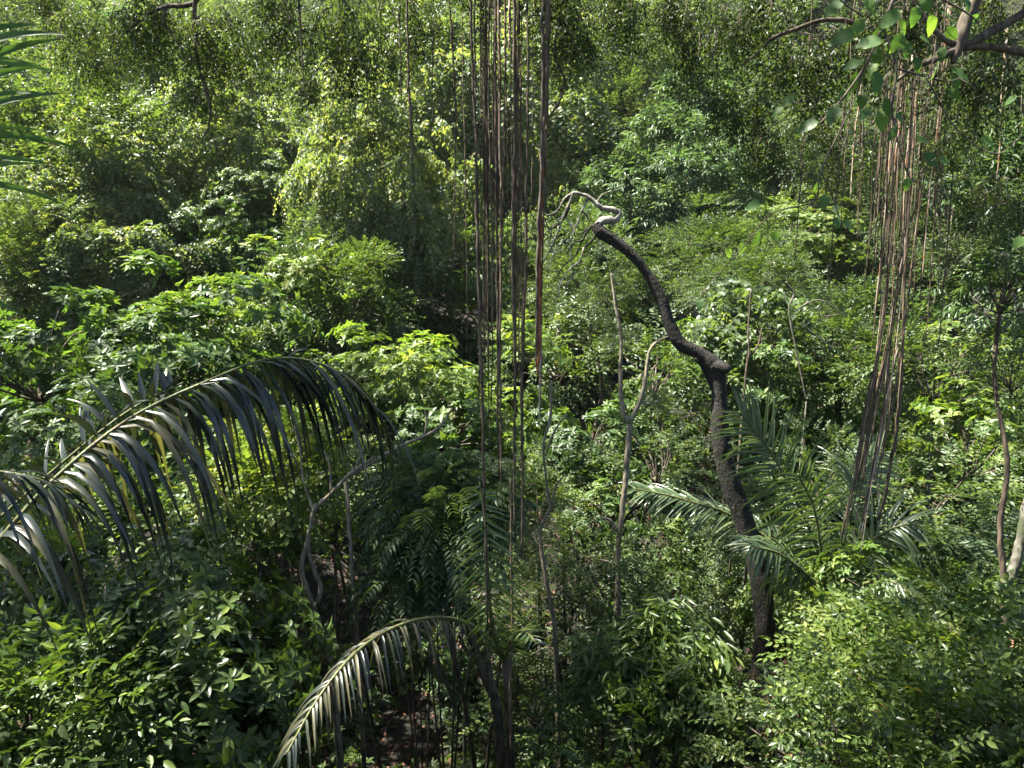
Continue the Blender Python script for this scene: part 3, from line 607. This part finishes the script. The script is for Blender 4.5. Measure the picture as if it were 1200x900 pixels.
fig_stem('branch', [(1290, -45, 6.1, 13), (1200, 15, 6, 10), (1160, 38, 6, 10), (1132, 52, 6, 9), (1105, 45, 6, 7), (1085, 22, 6, 5), (1070, 0, 6, 4), (1062, -40, 6, 3)], 'trunk', seed=12)
fig_stem('branch', [(1125, 55, 6, 9), (1100, 68, 6, 8), (1075, 78, 6, 6), (1050, 95, 6, 4)], 'root', seed=13)
fig_stem('branch', [(1270, 80, 6, 9), (1200, 62, 6, 9), (1160, 55, 6, 8), (1130, 56, 6, 6)], 'root', seed=14)
fig_stem('branch', [(1010, 35, 6.5, 7), (995, 25, 6.5, 6), (962, 24, 6.5, 5), (930, 35, 6.5, 5), (905, 45, 6.5, 4), (888, 62, 6.5, 3), (868, 78, 6.5, 2)], 'root', seed=15)
fig_stem('branch', [(236, -60, 6.4, 7), (231, 0, 6.4, 6), (195, 8, 6.4, 5), (170, 19, 6.4, 4), (150, 36, 6.4, 2)], 'root', seed=16)
fig_stem('branch', [(230, -40, 6.4, 6), (228, 20, 6.4, 5), (230, 60, 6.4, 4), (236, 90, 6.4, 3), (246, 125, 6.4, 3), (244, 150, 6.4, 2), (236, 165, 6.4, 1)], 'root', seed=17)
fig_stem('branch', [(195, 8, 6.4, 4), (194, 30, 6.4, 3), (215, 58, 6.4, 2), (230, 72, 6.4, 1)], 'root', seed=18)
fig_stem('branch', [(345, -60, 6.4, 4), (350, 0, 6.4, 3), (354, 60, 6.4, 2), (356, 110, 6.4, 1)], 'root', seed=19)
fig_stem('branch', [(645, 135, 7, 2), (656, 118, 7, 3), (662, 95, 7, 3), (650, 60, 7, 3), (660, 0, 7, 4), (665, -60, 7, 5)], 'root', seed=20)

# hanging leafy sprays
def spray_proto(seed, n_str=20, drop=.95, spread=.27, ln=.05):
    rng = np.random.default_rng(seed); Pp, Dd, Nn, Ll, Wl, Tn, tw = [], [], [], [], [], [], []
    for i in range(n_str):
        p = np.array((rng.normal(0, spread * .6), rng.normal(0, spread * .6), rng.uniform(-.25, .12))); d = unit(np.array((rng.normal(0, .6), rng.normal(0, .6), -.15)))
        L = drop * rng.uniform(.35, 1.0); k = 14; pts = [p.copy()]
        for j in range(k):
            d = unit(d + np.array((rng.normal(0, .12), rng.normal(0, .12), -.22))); p = p + d * L / k; pts.append(p.copy())
        pts = np.array(pts); tw.append(tube_geo(pts[::2], np.linspace(.006, .0015, len(pts[::2])), 4))
        # side twigs with leaves
        for j in range(2, k + 1):
            for q in range(2):
                sd = unit(np.array((rng.normal(), rng.normal(), -.25))); q0 = pts[j] + rng.normal(0, .015, 3)
                for e in range(3):
                    pp = q0 + sd * (.045 * (e + .4)); dd = unit(sd * .6 + rng.normal(0, .45, 3) + np.array((0, 0, -.55)))
                    Pp.append(pp); Dd.append(dd); Nn.append(rng.normal(0, .6, 3) + np.array((0, -.3, .7))); Ll.append(ln * rng.uniform(.7, 1.2)); Tn.append(rng.uniform(.1, .9))
    Ll = np.array(Ll); V, F, t = leaves_geo(np.array(Pp), np.array(Dd), np.array(Nn), Ll, Ll * .48, np.array(Tn))
    a = mesh_np('foliage_spray', V, F, M['ficus'], t); V, F = join(tw); return a, mesh_np('twigs', V, F, M['root'])
SPR = [spray_proto(500 + i) for i in range(4)]
def spray(w, s, rz, v, zs=1.):
    o = link('foliage_spray', SPR[v % 4][0], fig); o.location = Vector(w - fo); o.scale = (s, s, s * zs); o.rotation_euler = (0, 0, rz)
    k = link('twigs', SPR[v % 4][1], o)
rr = random.Random(9)
VIS = [(90, 20, 7, .9), (100, 60, 7, .6), (165, 0, 6.5, .8), (185, -10, 6.5, .9), (235, 30, 6.5, .8), (230, 95, 6.6, .75), (265, 10, 6.5, .8), (262, 55, 6.7, .5), (320, -10, 7, .9), (345, 20, 7, 1.0), (360, 90, 7, .6),
       (410, -10, 6.5, .9), (430, 50, 6.5, .8), (465, -20, 7, .9), (480, 20, 7, .7), (140, 25, 7, .7), (55, -10, 7.5, .9), (520, -40, 7, .8), (655, -20, 7, .9), (660, 25, 7, .8), (672, 45, 7.2, .6), (640, -40, 7, .9),
       (720, -30, 7.5, .9), (735, 0, 7.5, .8), (800, -15, 7.5, 1.), (780, 5, 7.5, .7), (815, 30, 7.5, .9), (850, 110, 7.6, .8), (880, 130, 7.6, .8), (920, 60, 7., 1.), (900, 160, 7.5, .7), (955, 50, 6.6, 1.), (960, 150, 7.5, .7), (1000, 20, 6.4, 1.), (985, 180, 7.6, .6),
       (1050, 0, 6.5, 1.), (1100, -20, 6.2, .9), (1110, 80, 6.8, .8), (1170, 60, 6.5, .9), (1180, -10, 6.3, .9), (1150, 120, 7, .8), (1195, 230, 6.8, .8), (1160, 210, 7.5, .8), (870, 0, 7, 1.), (910, -10, 6.8, 1.), (1100, 170, 7.5, .6)]
for i, (px, py, d, s) in enumerate(VIS): spray(P(px, py, d), s * rr.uniform(.72, .98), rr.uniform(0, 6.28), i, rr.uniform(.85, 1.2))
# its crown above the picture, which shades the near side of the gully
for i in range(110):
    x, y = rr.uniform(-10, 8), rr.uniform(-1, 15); z = 12 + .24 * max(y, 0) + 3.4 + rr.uniform(0, 3.4)
    spray(np.array((x, y, z)), rr.uniform(1.5, 2.3), rr.uniform(0, 6.28), i, .8)

for i in range(48):  # unseen extra sprays, added off to the left to deepen the gully's shade
    x, y = rr.uniform(-16, -7.5), rr.uniform(8, 17); z = 12 + .24 * y + 3.4 + rr.uniform(0, 2.5)
    spray(np.array((x, y, z)), rr.uniform(1.5, 2.3), rr.uniform(0, 6.28), i, .8)
for i in range(13):  # a few more out of view, added to shade the lower left shrubs
    x, y = rr.uniform(-15, -7.5), rr.uniform(4.5, 9); z = 12 + .24 * y + 3.6 + rr.uniform(0, 2.5)
    spray(np.array((x, y, z)), rr.uniform(1.5, 2.2), rr.uniform(0, 6.28), i, .8)
# aerial roots: centre bundle
TOP = -170
CR = [ # (points px,py,width) depth, material
 ([(550, TOP, 4), (551, 0, 4), (557, 150, 4.5), (560, 300, 5), (564, 430, 5), (567, 560, 4), (572, 740, 3)], 7.0, 'root'),
 ([(556, TOP, 3), (556, 0, 3), (557, 120, 3), (560, 260, 3), (562, 420, 3), (561, 470, 2)], 7.1, 'root'),
 ([(566, TOP, 3), (566, 0, 3), (568, 120, 2.5), (571, 260, 2.5), (572, 400, 2), (573, 520, 1.5)], 7.2, 'rootbrown'),
 ([(573, TOP, 3), (573, 0, 3), (573, 130, 3), (576, 260, 2.5), (577, 380, 2), (576, 470, 1.5)], 7.0, 'root'),
 ([(580, TOP, 4), (580, 0, 4), (581, 150, 4), (582, 300, 4), (584, 420, 4), (583, 500, 3), (585, 560, 2)], 7.05, 'root'),
 ([(585, TOP, 5), (585, 0, 5), (586, 150, 4), (587, 300, 4), (586, 420, 4), (587, 520, 3), (587, 575, 2)], 6.95, 'rootbrown'),
 ([(593, TOP, 3), (592, 0, 3), (592, 60, 3), (590, 170, 2), (589, 280, 2)], 7.1, 'rootbrown'),
 ([(597, TOP, 4), (597, 0, 4), (597, 40, 3), (596, 60, 1.5)], 7.0, 'rootpale'),
 ([(602, TOP, 5), (602, 0, 5), (603, 120, 5), (602, 230, 6), (602, 330, 6), (604, 430, 4), (602, 540, 3), (603, 620, 2)], 6.9, 'root'),
 ([(619, TOP, 3), (618, 0, 3), (619, 90, 4), (617, 180, 4), (616, 300, 5), (613, 400, 5), (612, 480, 5), (612, 560, 4), (612, 650, 3)], 6.9, 'root'),
 ([(642, TOP, 9), (641, 0, 8), (639, 80, 8), (637, 170, 7), (633, 240, 5), (632, 280, 3)], 6.7, 'rootbrown'),
 ([(638, 170, 3), (634, 240, 6), (631, 330, 8), (631, 400, 6), (630, 440, 3)], 6.7, 'rootred'),
 ([(637, TOP, 5), (636, 0, 5), (636, 100, 5), (634, 200, 5), (630, 300, 5), (629, 380, 4), (628, 430, 2)], 6.68, 'trunk'),
 ([(645, TOP, 4), (644, 0, 4), (642, 100, 4), (638, 220, 3), (635, 320, 3), (634, 420, 3), (633, 490, 2)], 6.72, 'rootbrown'),
 ([(634, 380, 3), (633, 430, 3), (632, 480, 2), (633, 500, 1)], 6.7, 'rootpale'),
 ([(477, TOP, 3), (477, 0, 4), (479, 90, 4), (481, 130, 5), (483, 170, 4), (485, 230, 2), (486, 300, 1.5)], 6.8, 'root'),
 ([(468, TOP, 2), (468, 0, 3), (469, 60, 2), (471, 110, 1)], 6.9, 'root'),
 ([(527, TOP, 3), (527, 0, 3), (531, 70, 3), (534, 140, 3), (533, 200, 2), (532, 300, 1.5)], 7.2, 'root'),
 ([(508, TOP, 1.5), (508, 0, 2), (507, 80, 2), (507, 140, 1)], 7.3, 'root'),
 ([(540, TOP, 2), (541, 0, 1.5), (545, 200, 1.5), (548, 400, 1.2)], 7.6, 'rootbrown'),
 ([(609, TOP, 2), (609, 0, 2), (610, 150, 1.5), (609, 330, 1.3), (608, 450, 1)], 7.3, 'rootbrown'),
 ([(624, TOP, 2), (624, 0, 1.6), (624, 150, 1.5), (622, 260, 1.3)], 7.3, 'root'),
 ([(598, 560, 3), (599, 640, 3), (600, 740, 4), (598, 820, 4), (599, 880, 3)], 7.6, 'rootbrown'),
]
for i, (c, d, mt) in enumerate(CR): fig_stem('aerial_root', [(a, b_, d, w * .78) for a, b_, w in c], mt, 46, 100 + i, .3, 6)
q = random.Random(21)
for i in range(30):     # fine strands in the centre bundle
    x = q.uniform(562, 612); y1 = q.uniform(200, 560); dx = q.uniform(-4, 4)
    fig_stem('aerial_root', [(x, TOP, 7.2, 1.4), (x + dx * .3, 0, 7.2, 1.4), (x + dx, y1 * .5, 7.2, 1.2), (x + dx * 1.2, y1, 7.2, .8)], q.choice(['root', 'rootbrown', 'rootbrown', 'root']), 24, 150 + i, .3, 4)
# right curtain
for i in range(46):
    x = q.gauss(1060, 52); y0 = q.uniform(-60, 90); y1 = q.uniform(200, 420) ; sl = -(y1 - y0) * q.uniform(.02, .11); d = q.uniform(7., 8.4)
    fig_stem('aerial_root', [(x, y0, d, 2.2), (x + sl * .3 + q.uniform(-3, 3), y0 * .66 + y1 * .34, d, 1.8), (x + sl * .7 + q.uniform(-3, 3), y0 * .3 + y1 * .7, d, 1.6), (x + sl, y1, d, 1.0)],
             q.choice(['root', 'rootbrown', 'rootbrown', 'root', 'root', 'root', 'rootpale']), 22, 200 + i, .4, 5)
for i in range(19):
    u = q.uniform(-1, 1); v = u + q.uniform(-.3, .3); d = q.uniform(7.5, 8.1); w = q.choice((1.2, 1.6, 2., 2.6, 3.4)); y1 = q.uniform(560, 665)
    f = (y1 - 370) / 280
    fig_stem('aerial_root', [(1084 + u * 34, 60, d, w * .35), (1066 + v * 22 + q.uniform(-6, 6), 230, d, w * .3), (1047 + u * 14 + q.uniform(-5, 5), 370, d, w * .7), (1030 + (v) * 17 + q.uniform(-5, 5), 480, d, w), (1046 - 46 * f + v * 19 + q.uniform(-3, 3), y1, d, w * .6)],
             q.choice(['rootbrown', 'rootpale', 'rootbrown', 'root', 'rootpale', 'rootbrown']), 34, 300 + i, .3, 5)
fig_stem('aerial_root', [(1075, 100, 8, 3), (1062, 300, 8, 3), (1054, 470, 8, 4), (1045, 540, 8, 4), (1030, 610, 8, 3)], 'rootbrown', 30, 350, .3, 6)

# ------------------------------------------------------------------ big-leaved branch hanging into the top right
def big_branch():
    t = thing('leafy_branch', 'leafy branch with large pointed bright green leaves hanging at top right', 'branch', tuple(P(1150, -160, 3)))
    off = b_off(t); d = 3.0
    T_ = [[(1150, -160, 7), (1090, -80, 6), (1055, -20, 5), (1035, 30, 4), (1012, 80, 3), (985, 118, 2.5), (960, 145, 2), (945, 152, 1.5)],
          [(1035, 30, 3), (1050, 80, 3), (1045, 130, 2.5), (1062, 200, 2), (1075, 215, 1.5)], [(1050, 80, 2.5), (1085, 90, 2), (1110, 95, 1.5), (1125, 92, 1)],
          [(1012, 80, 2.5), (1000, 120, 2), (962, 200, 1.8), (955, 235, 1.8), (905, 250, 1.5), (875, 285, 1.4), (845, 318, 1.2), (822, 345, 1)], [(962, 200, 1.6), (975, 230, 1.4), (985, 258, 1)],
          [(1055, -20, 3), (1095, -5, 3), (1140, 20, 2), (1150, 40, 1)], [(1260, 240, 3), (1225, 262, 2.5), (1196, 275, 2)], [(1085, 90, 2), (1120, 150, 1.6), (1165, 180, 1.2), (1195, 162, 1)], [(1012, 20, 2), (985, 0, 2), (975, -20, 2)]]
    parts, anchor = [], []
    for c in T_:
        s = spline([(*P(a, b_, d), max(.0022, w * d / FPX / 2)) for a, b_, w in c], 26); parts.append(tube_geo(s[:, :3], s[:, 3], 6)); anchor.append(s[:, :3])
    anchor = np.concatenate(anchor)
    LV = [(660, 20, 70, 95), (725, 65, 100, 145), (755, 155, 85, 110), (870, 140, 80, 10), (680, 200, 75, 70), (590, 230, 95, 150), (610, 290, 90, 110), (690, 295, 95, 70), (895, 255, 85, 95), (560, 340, 55, 120), (525, 410, 85, 120), (435, 440, 90, 165),
          (725, 380, 75, 60), (700, 430, 80, 85), (740, 480, 65, 100), (985, 262, 90, 20), (965, 290, 55, 40), (960, 335, 60, 60), (860, 15, 75, 60), (560, 130, 100, 160), (650, 150, 110, 170), (630, 355, 65, 100), (780, 100, 90, 60), (880, 90, 85, 80),
          (910, 190, 60, 100), (790, 180, 75, 90), (1010, 20, 75, 60), (530, 25, 85, 150), (475, 660, 45, 100), (500, 715, 65, 100), (540, 740, 55, 80), (545, 785, 45, 90), (590, 790, 65, 20), (790, 650, 55, 100), (880, 560, 75, 30), (930, 565, 60, 10),
          (845, 490, 55, 0), (1080, 490, 65, 0), (1175, 860, 70, 140), (245, 720, 65, 160), (260, 840, 60, 100), (340, 835, 60, 20), (210, 875, 55, 90), (165, 890, 50, 60), (60, 1075, 52, 100), (610, 100, 80, 140), (700, 110, 80, 120), (820, 60, 80, 100),
          (760, 260, 70, 60), (830, 230, 70, 80), (940, 60, 80, 30), (950, 120, 70, 60), (1040, 75, 60, 40), (660, 250, 70, 120), (640, 400, 60, 130), (770, 420, 60, 40), (1100, 380, 60, 20), (1150, 350, 60, 160), (330, 390, 55, 150), (370, 350, 60, 170)]
    rng = np.random.default_rng(77); meshes = []
    for v in range(5):
        tv = T8v.copy(); tv[:, 2] += -.18 * tv[:, 1] ** 2 * rng.uniform(.3, 1.6); tv[:, 0] *= rng.uniform(.9, 1.1)
        # finer outline: subdivide the blade along its length
        k = 9; tt = np.linspace(0, 1, k); wd = np.sin(np.pi * tt ** .78) ** .85 * .5; wd[-1] = 0.0; bend = -.35 * rng.uniform(.2, 1.3)
        V, F = [], []
        for a in range(k):
            z = bend * tt[a] ** 2; wv = .02 * np.sin(a * 2.1 + v)
            V += [(-wd[a], tt[a], z + .10 * wd[a] + wv), (0, tt[a], z), (wd[a], tt[a], z + .10 * wd[a] - wv)]
        V.append((0, -.22, .03)); V.append((.012, -.22, .03)); V.append((.012, 0, 0))
        for a in range(k - 1):
            b_ = a * 3; F += [(b_, b_ + 1, b_ + 4), (b_, b_ + 4, b_ + 3), (b_ + 1, b_ + 2, b_ + 5), (b_ + 1, b_ + 5, b_ + 4)]
        F += [(27, 28, 1), (28, 29, 1)]
        V = np.array(V); meshes.append(mesh_np('leaf', V, F, M['bigleaf'], np.full(len(V), rng.uniform(.35, .8)), smooth=True))
    for i, (X, Y, ln, an) in enumerate(LV):
        a = R_(an + rng.normal(0, 6)); dd = d + rng.uniform(-.1, .12); L_ = ln / 3 * dd / FPX * .88
        ex, ey = math.cos(a), math.sin(a); q = P(800 + X / 3 - ex * ln / 6, Y / 3 - ey * ln / 6, dd)
        tip = P(800 + X / 3 + ex * ln / 6, Y / 3 + ey * ln / 6, dd + rng.normal(0, .02)); y_ = Vector(tip - q).normalized()
        nrm = Vector((rng.normal(0, .55), -.7, rng.uniform(.2, .9))); x_ = y_.cross(nrm).normalized(); z_ = x_.cross(y_)
        o = link('leaf', meshes[i % 5], t); mt = Matrix((x_ * .62, y_, z_)).transposed().to_4x4() @ Matrix.Scale(L_, 4); mt.translation = Vector(q - off); o.matrix_basis = mt
        base = q - np.array(y_) * L_ * .22; k = np.argmin(((anchor - base) ** 2).sum(1)); p1 = anchor[k]
        mid = (base + p1) / 2 + np.array((0, 0, .02)); parts.append(tube_geo(np.array([p1, mid, base]), np.array([.0018, .0014, .0012]), 4))
    V, F = join(parts); link('twig', mesh_np('twig', V - off, F, M['trunk'], smooth=True), t)
big_branch()

# ------------------------------------------------------------------ near shrubs whose leaves can be picked out
LEAFM = {}
def near_shrub(px, py, d, Rw, hs, kind, ln, wr, mat, seed, label, nparts=240, nc=40, ns=12, cr=.32, yellow=0, name='shrub'):
    rng = np.random.default_rng(seed); c = P(px, py, d); g = gz(c[0], c[1]); t = thing(name, label, 'shrub', (c[0], c[1], g - .05)); off = b_off(t)
    pos, ax, C = crown_sprigs(Rw, Rw * hs, nc, cr, ns, rng, 0, -.7, .25)
    pos = pos + c; C = C + c
    ok = pos[:, 2] > ground_z(pos[:, 0], pos[:, 1]) + .02; pos, ax = pos[ok], ax[ok]
    a = sprig_leaves(kind, pos, ax, ln, wr, rng); Pp, Dd, Nn, Ll, Wl, Tn = a
    front = (Pp - c) @ (np.array((0, 0, CAM_Z)) - c) / np.linalg.norm(c - np.array((0, 0, CAM_Z))) + .5 * (Pp[:, 2] - c[2])
    order = np.argsort(-front + rng.normal(0, .12, len(front))); pick = order[:nparts]; rest = order[nparts:]
    V, F, tn = leaves_geo(Pp[rest], Dd[rest], Nn[rest], Ll[rest], Wl[rest], Tn[rest], T8)
    f = link('foliage', mesh_np('foliage', V - off, F, M[mat], tn, smooth=False), t); f['kind'] = 'stuff'
    if mat not in LEAFM: LEAFM[mat] = [mesh_np('leaf', T8v, T8[1], M[mat], np.full(8, v)) for v in (.3, .5, .75)]
    ym = LEAFM.setdefault('y', [mesh_np('leaf', T8v, T8[1], M['yellow'], np.full(8, .5))])
    for j, i in enumerate(pick):
        y_ = unit(Dd[i]); x_ = unit(np.cross(y_, Nn[i])); z_ = np.cross(x_, y_)
        o = link('leaf', ym[0] if j < yellow else LEAFM[mat][j % 3], t)
        mt = Matrix(np.stack([x_ * Wl[i], y_ * Ll[i], z_ * Ll[i]], 1).tolist()).to_4x4(); mt.translation = Vector(Pp[i] - off); o.matrix_basis = mt
    parts = []
    for q_ in C[:(9 if kind != 'pinnate' else 4)]:
        s0 = np.array((c[0], c[1], g - .05)); mid = (s0 + q_) / 2 + rng.normal(0, .08, 3)
        s = spline([(*s0, .02), (*mid, .012), (*q_, .004)], 8); parts.append(tube_geo(s[:, :3], s[:, 3], 6))
    V, F = join(parts); link('stems', mesh_np('stems', V - off, F, M['trunk'], smooth=True), t)
    return t
near_shrub(215, 740, 7.2, 1.15, .75, 'whorl', .135, .42, 'near', 1, 'dark glossy whorled shrub with sunlit top below the hanging palm leaflets')
near_shrub(60, 800, 6.3, 1.05, .8, 'twig', .12, .42, 'near', 2, 'dark glossy shrub filling the lower left corner')
near_shrub(240, 860, 6.6, .95, .6, 'whorl', .15, .42, 'near', 3, 'large leaved dark shrub at the bottom edge left of arching palm frond')
near_shrub(270, 815, 7.6, .50, .7, 'whorl', .14, .42, 'near', 4, 'small whorled shrub on the brink of the dark hollow')
near_shrub(120, 660, 8.4, 1.2, .7, 'twig', .12, .44, 'lime', 5, 'bright green shrub showing under the large drooping palm frond')
near_shrub(318, 560, 8.9, .5, .9, 'twig', .10, .60, 'lime', 6, 'yellow green round leaved sapling in sun below the palm frond tip')
near_shrub(20, 690, 7.6, .8, .8, 'whorl', .12, .44, 'near', 7, 'shaded shrub behind dry palm leaflets at left edge')
near_shrub(1025, 780, 9.2, .7, .6, 'twig', .085, .5, 'lime', 8, 'light green small leaved shrub at the foot of black leaning trunk')
near_shrub(1065, 800, 8.0, 1.0, .55, 'twig', .09, .5, 'lime', 9, 'sunny shrub with one yellow leaf right of the black trunk foot', yellow=2)
near_shrub(1160, 820, 7.2, 1.05, .6, 'twig', .095, .5, 'near', 10, 'darker pointed leaf shrub in the lower right corner with yellow leaves', yellow=6)
near_shrub(985, 900, 7.4, .95, .5, 'twig', .075, .5, 'twig', 11, 'low fine leaved green bush at bottom edge right of centre')
near_shrub(745, 885, 8.4, .8, .7, 'twig', .08, .5, 'near', 12, 'fresh green bush at the bottom edge left of black trunk')
near_shrub(1130, 720, 9.8, 1.0, .6, 'twig', .095, .5, 'near', 13, 'small leaved shrub beneath the long palm blades on the right')
near_shrub(770, 800, 9.2, .6, .9, 'lance', .2, .25, 'near', 14, 'glossy lance leaved shrub in shade left of black trunk foot')
near_shrub(1080, 880, 6.4, .8, .5, 'twig', .08, .5, 'near', 15, 'low dark shrub at the bottom edge toward the right')
near_shrub(515, 590, 8.7, .42, .6, 'pinnate', .13, .30, 'pinnate', 16, 'sapling with silvery drooping compound leaves right of pale bent stem')
near_shrub(485, 665, 8.6, .26, .9, 'pinnate', .12, .30, 'pinnate', 17, 'drooping compound leaved sapling over the dark hollow above arching frond', nc=16, cr=.22, ns=9)
near_shrub(20, 870, 5.6, .8, .7, 'twig', .12, .42, 'near', 18, 'nearest dark shrub at the very bottom left')
# ------------------------------------------------------------------ labels for the trees and bushes of the slope
LANDMARKS = [(285, 200, 'the left creeper dome'), (448, 215, 'the bright creeper dome'), (690, 240, 'the curled dead branch'), (838, 430, 'the bend in the black trunk'),
 (893, 760, 'the black trunk foot'), (785, 380, 'the black tree arm'), (590, 110, 'the top of the hanging roots'), (575, 330, 'the hanging roots'), (632, 420, 'the orange fibrous root'), (595, 530, 'the root ends'),
 (735, 500, 'the pale forked tree'), (722, 650, 'the stubs on the forked tree'), (365, 680, 'the crooked grey sapling'), (640, 560, 'the bare white stem'), (653, 780, 'the white stem foot'), (560, 660, 'the upright feathery frond'), (420, 790, 'the arching feathery frond'),
 (300, 440, 'the dark glossy palm frond'), (60, 600, 'the dry hanging palm leaflets'), (930, 590, 'the long bladed palm'), (780, 590, 'the small left palm frond'), (1015, 520, 'the leaning root bundle'), (1065, 240, 'the thin root curtain'), (1010, 90, 'the large hanging leaves'),
 (30, 100, 'the corner palm blades'), (170, 40, 'the top left twig'), (350, 60, 'the top fig sprays'), (960, 30, 'the thin dark branch'), (1140, 40, 'the forked grey limb'), (790, 215, 'the blue green crown'), (1180, 620, 'the mossy trunk'), (940, 370, 'the looping pale vine'), (475, 520, 'the bent pale stem'), (830, 100, 'the right fig sprays')]
LOOK = {'whorl': 'broad leaved', 'lime': 'yellow green', 'twig': 'small leaved', 'cascade': 'creeper draped', 'lance': 'blue green drooping', 'fine': 'fine leaved', 'pinnate': 'feathery leaved'}
def relation(dx, dy):
    a = math.degrees(math.atan2(-dy, dx)) % 360; k = int((a + 22.5) // 45) % 8
    return ['right of', 'above and right of', 'above', 'above and left of', 'left of', 'below and left of', 'below', 'below and right of'][k]
def label_all():
    rows = {}
    for w in PLANTS:
        t, sp, px, py, pr, d, hgt, R = w
        kind = 'tree' if t.name.startswith('tree') else 'bush'
        size = 'small' if pr < 42 else 'large' if pr > 66 else 'mid sized'
        qx, qy = min(max(px, -40), 1240), min(max(py, -40), 940)
        far = 'distant ' if d > 55 else ''
        near = sorted(LANDMARKS, key=lambda l: (l[0] - qx) ** 2 + (l[1] - qy) ** 2)[0]
        dx, dy = qx - near[0], qy - near[1]
        rel = 'just behind' if math.hypot(dx, dy) < 26 else relation(dx, dy)
        rows.setdefault(f'{far}{size} {LOOK[sp]} {kind} {rel} {near[2]}', []).append((px, d, t))
        t['group'] = 'trees on the slope' if kind == 'tree' else 'bushes on the slope'
    rows = {(' '.join(x for x in lab.split() if x not in ('mid', 'sized')) if len(lab.split()) > 14 else lab): r for lab, r in rows.items()}
    for lab, r in rows.items():
        if len(r) == 1: r[0][2]['label'] = lab; continue
        r.sort(key=lambda a: a[1])
        w = {2: ['nearer', 'farther']}.get(len(r), ['nearest', 'second nearest', 'third nearest', 'fourth nearest', 'fifth nearest', 'sixth nearest', 'seventh nearest', 'eighth nearest', 'ninth nearest', 'farthest'])
        for i, (_, _, t) in enumerate(r): t['label'] = w[min(i, len(w) - 1)] + ' ' + lab
CULL = (106, 111, 115, 125, 126, 127, 136, 137, 142, 144, 148, 155, 156, 157, 163, 165, 179, 180, 181, 182, 186, 190, 191, 193, 194, 195, 196, 197, 198, 199, 200, 204, 205, 206, 207, 208, 209, 210, 211, 212, 213, 214, 215, 217, 224, 225, 228, 231, 232, 246)
def in_gap(w):      # the open black hollow beside the crooked sapling stays clear
    x, y, z = w[0].location; return -4.3 < x < -1.5 and 8.3 < y < 12.6 and w[6] < 3.2
CULL = {i for i, w in enumerate(PLANTS) if i in CULL or in_gap(w)}
for i, w in enumerate(PLANTS):
    if i in CULL:
        for c in list(w[0].children_recursive) + [w[0]]: bpy.data.objects.remove(c)
PLANTS = [w for i, w in enumerate(PLANTS) if i not in CULL]
label_all()
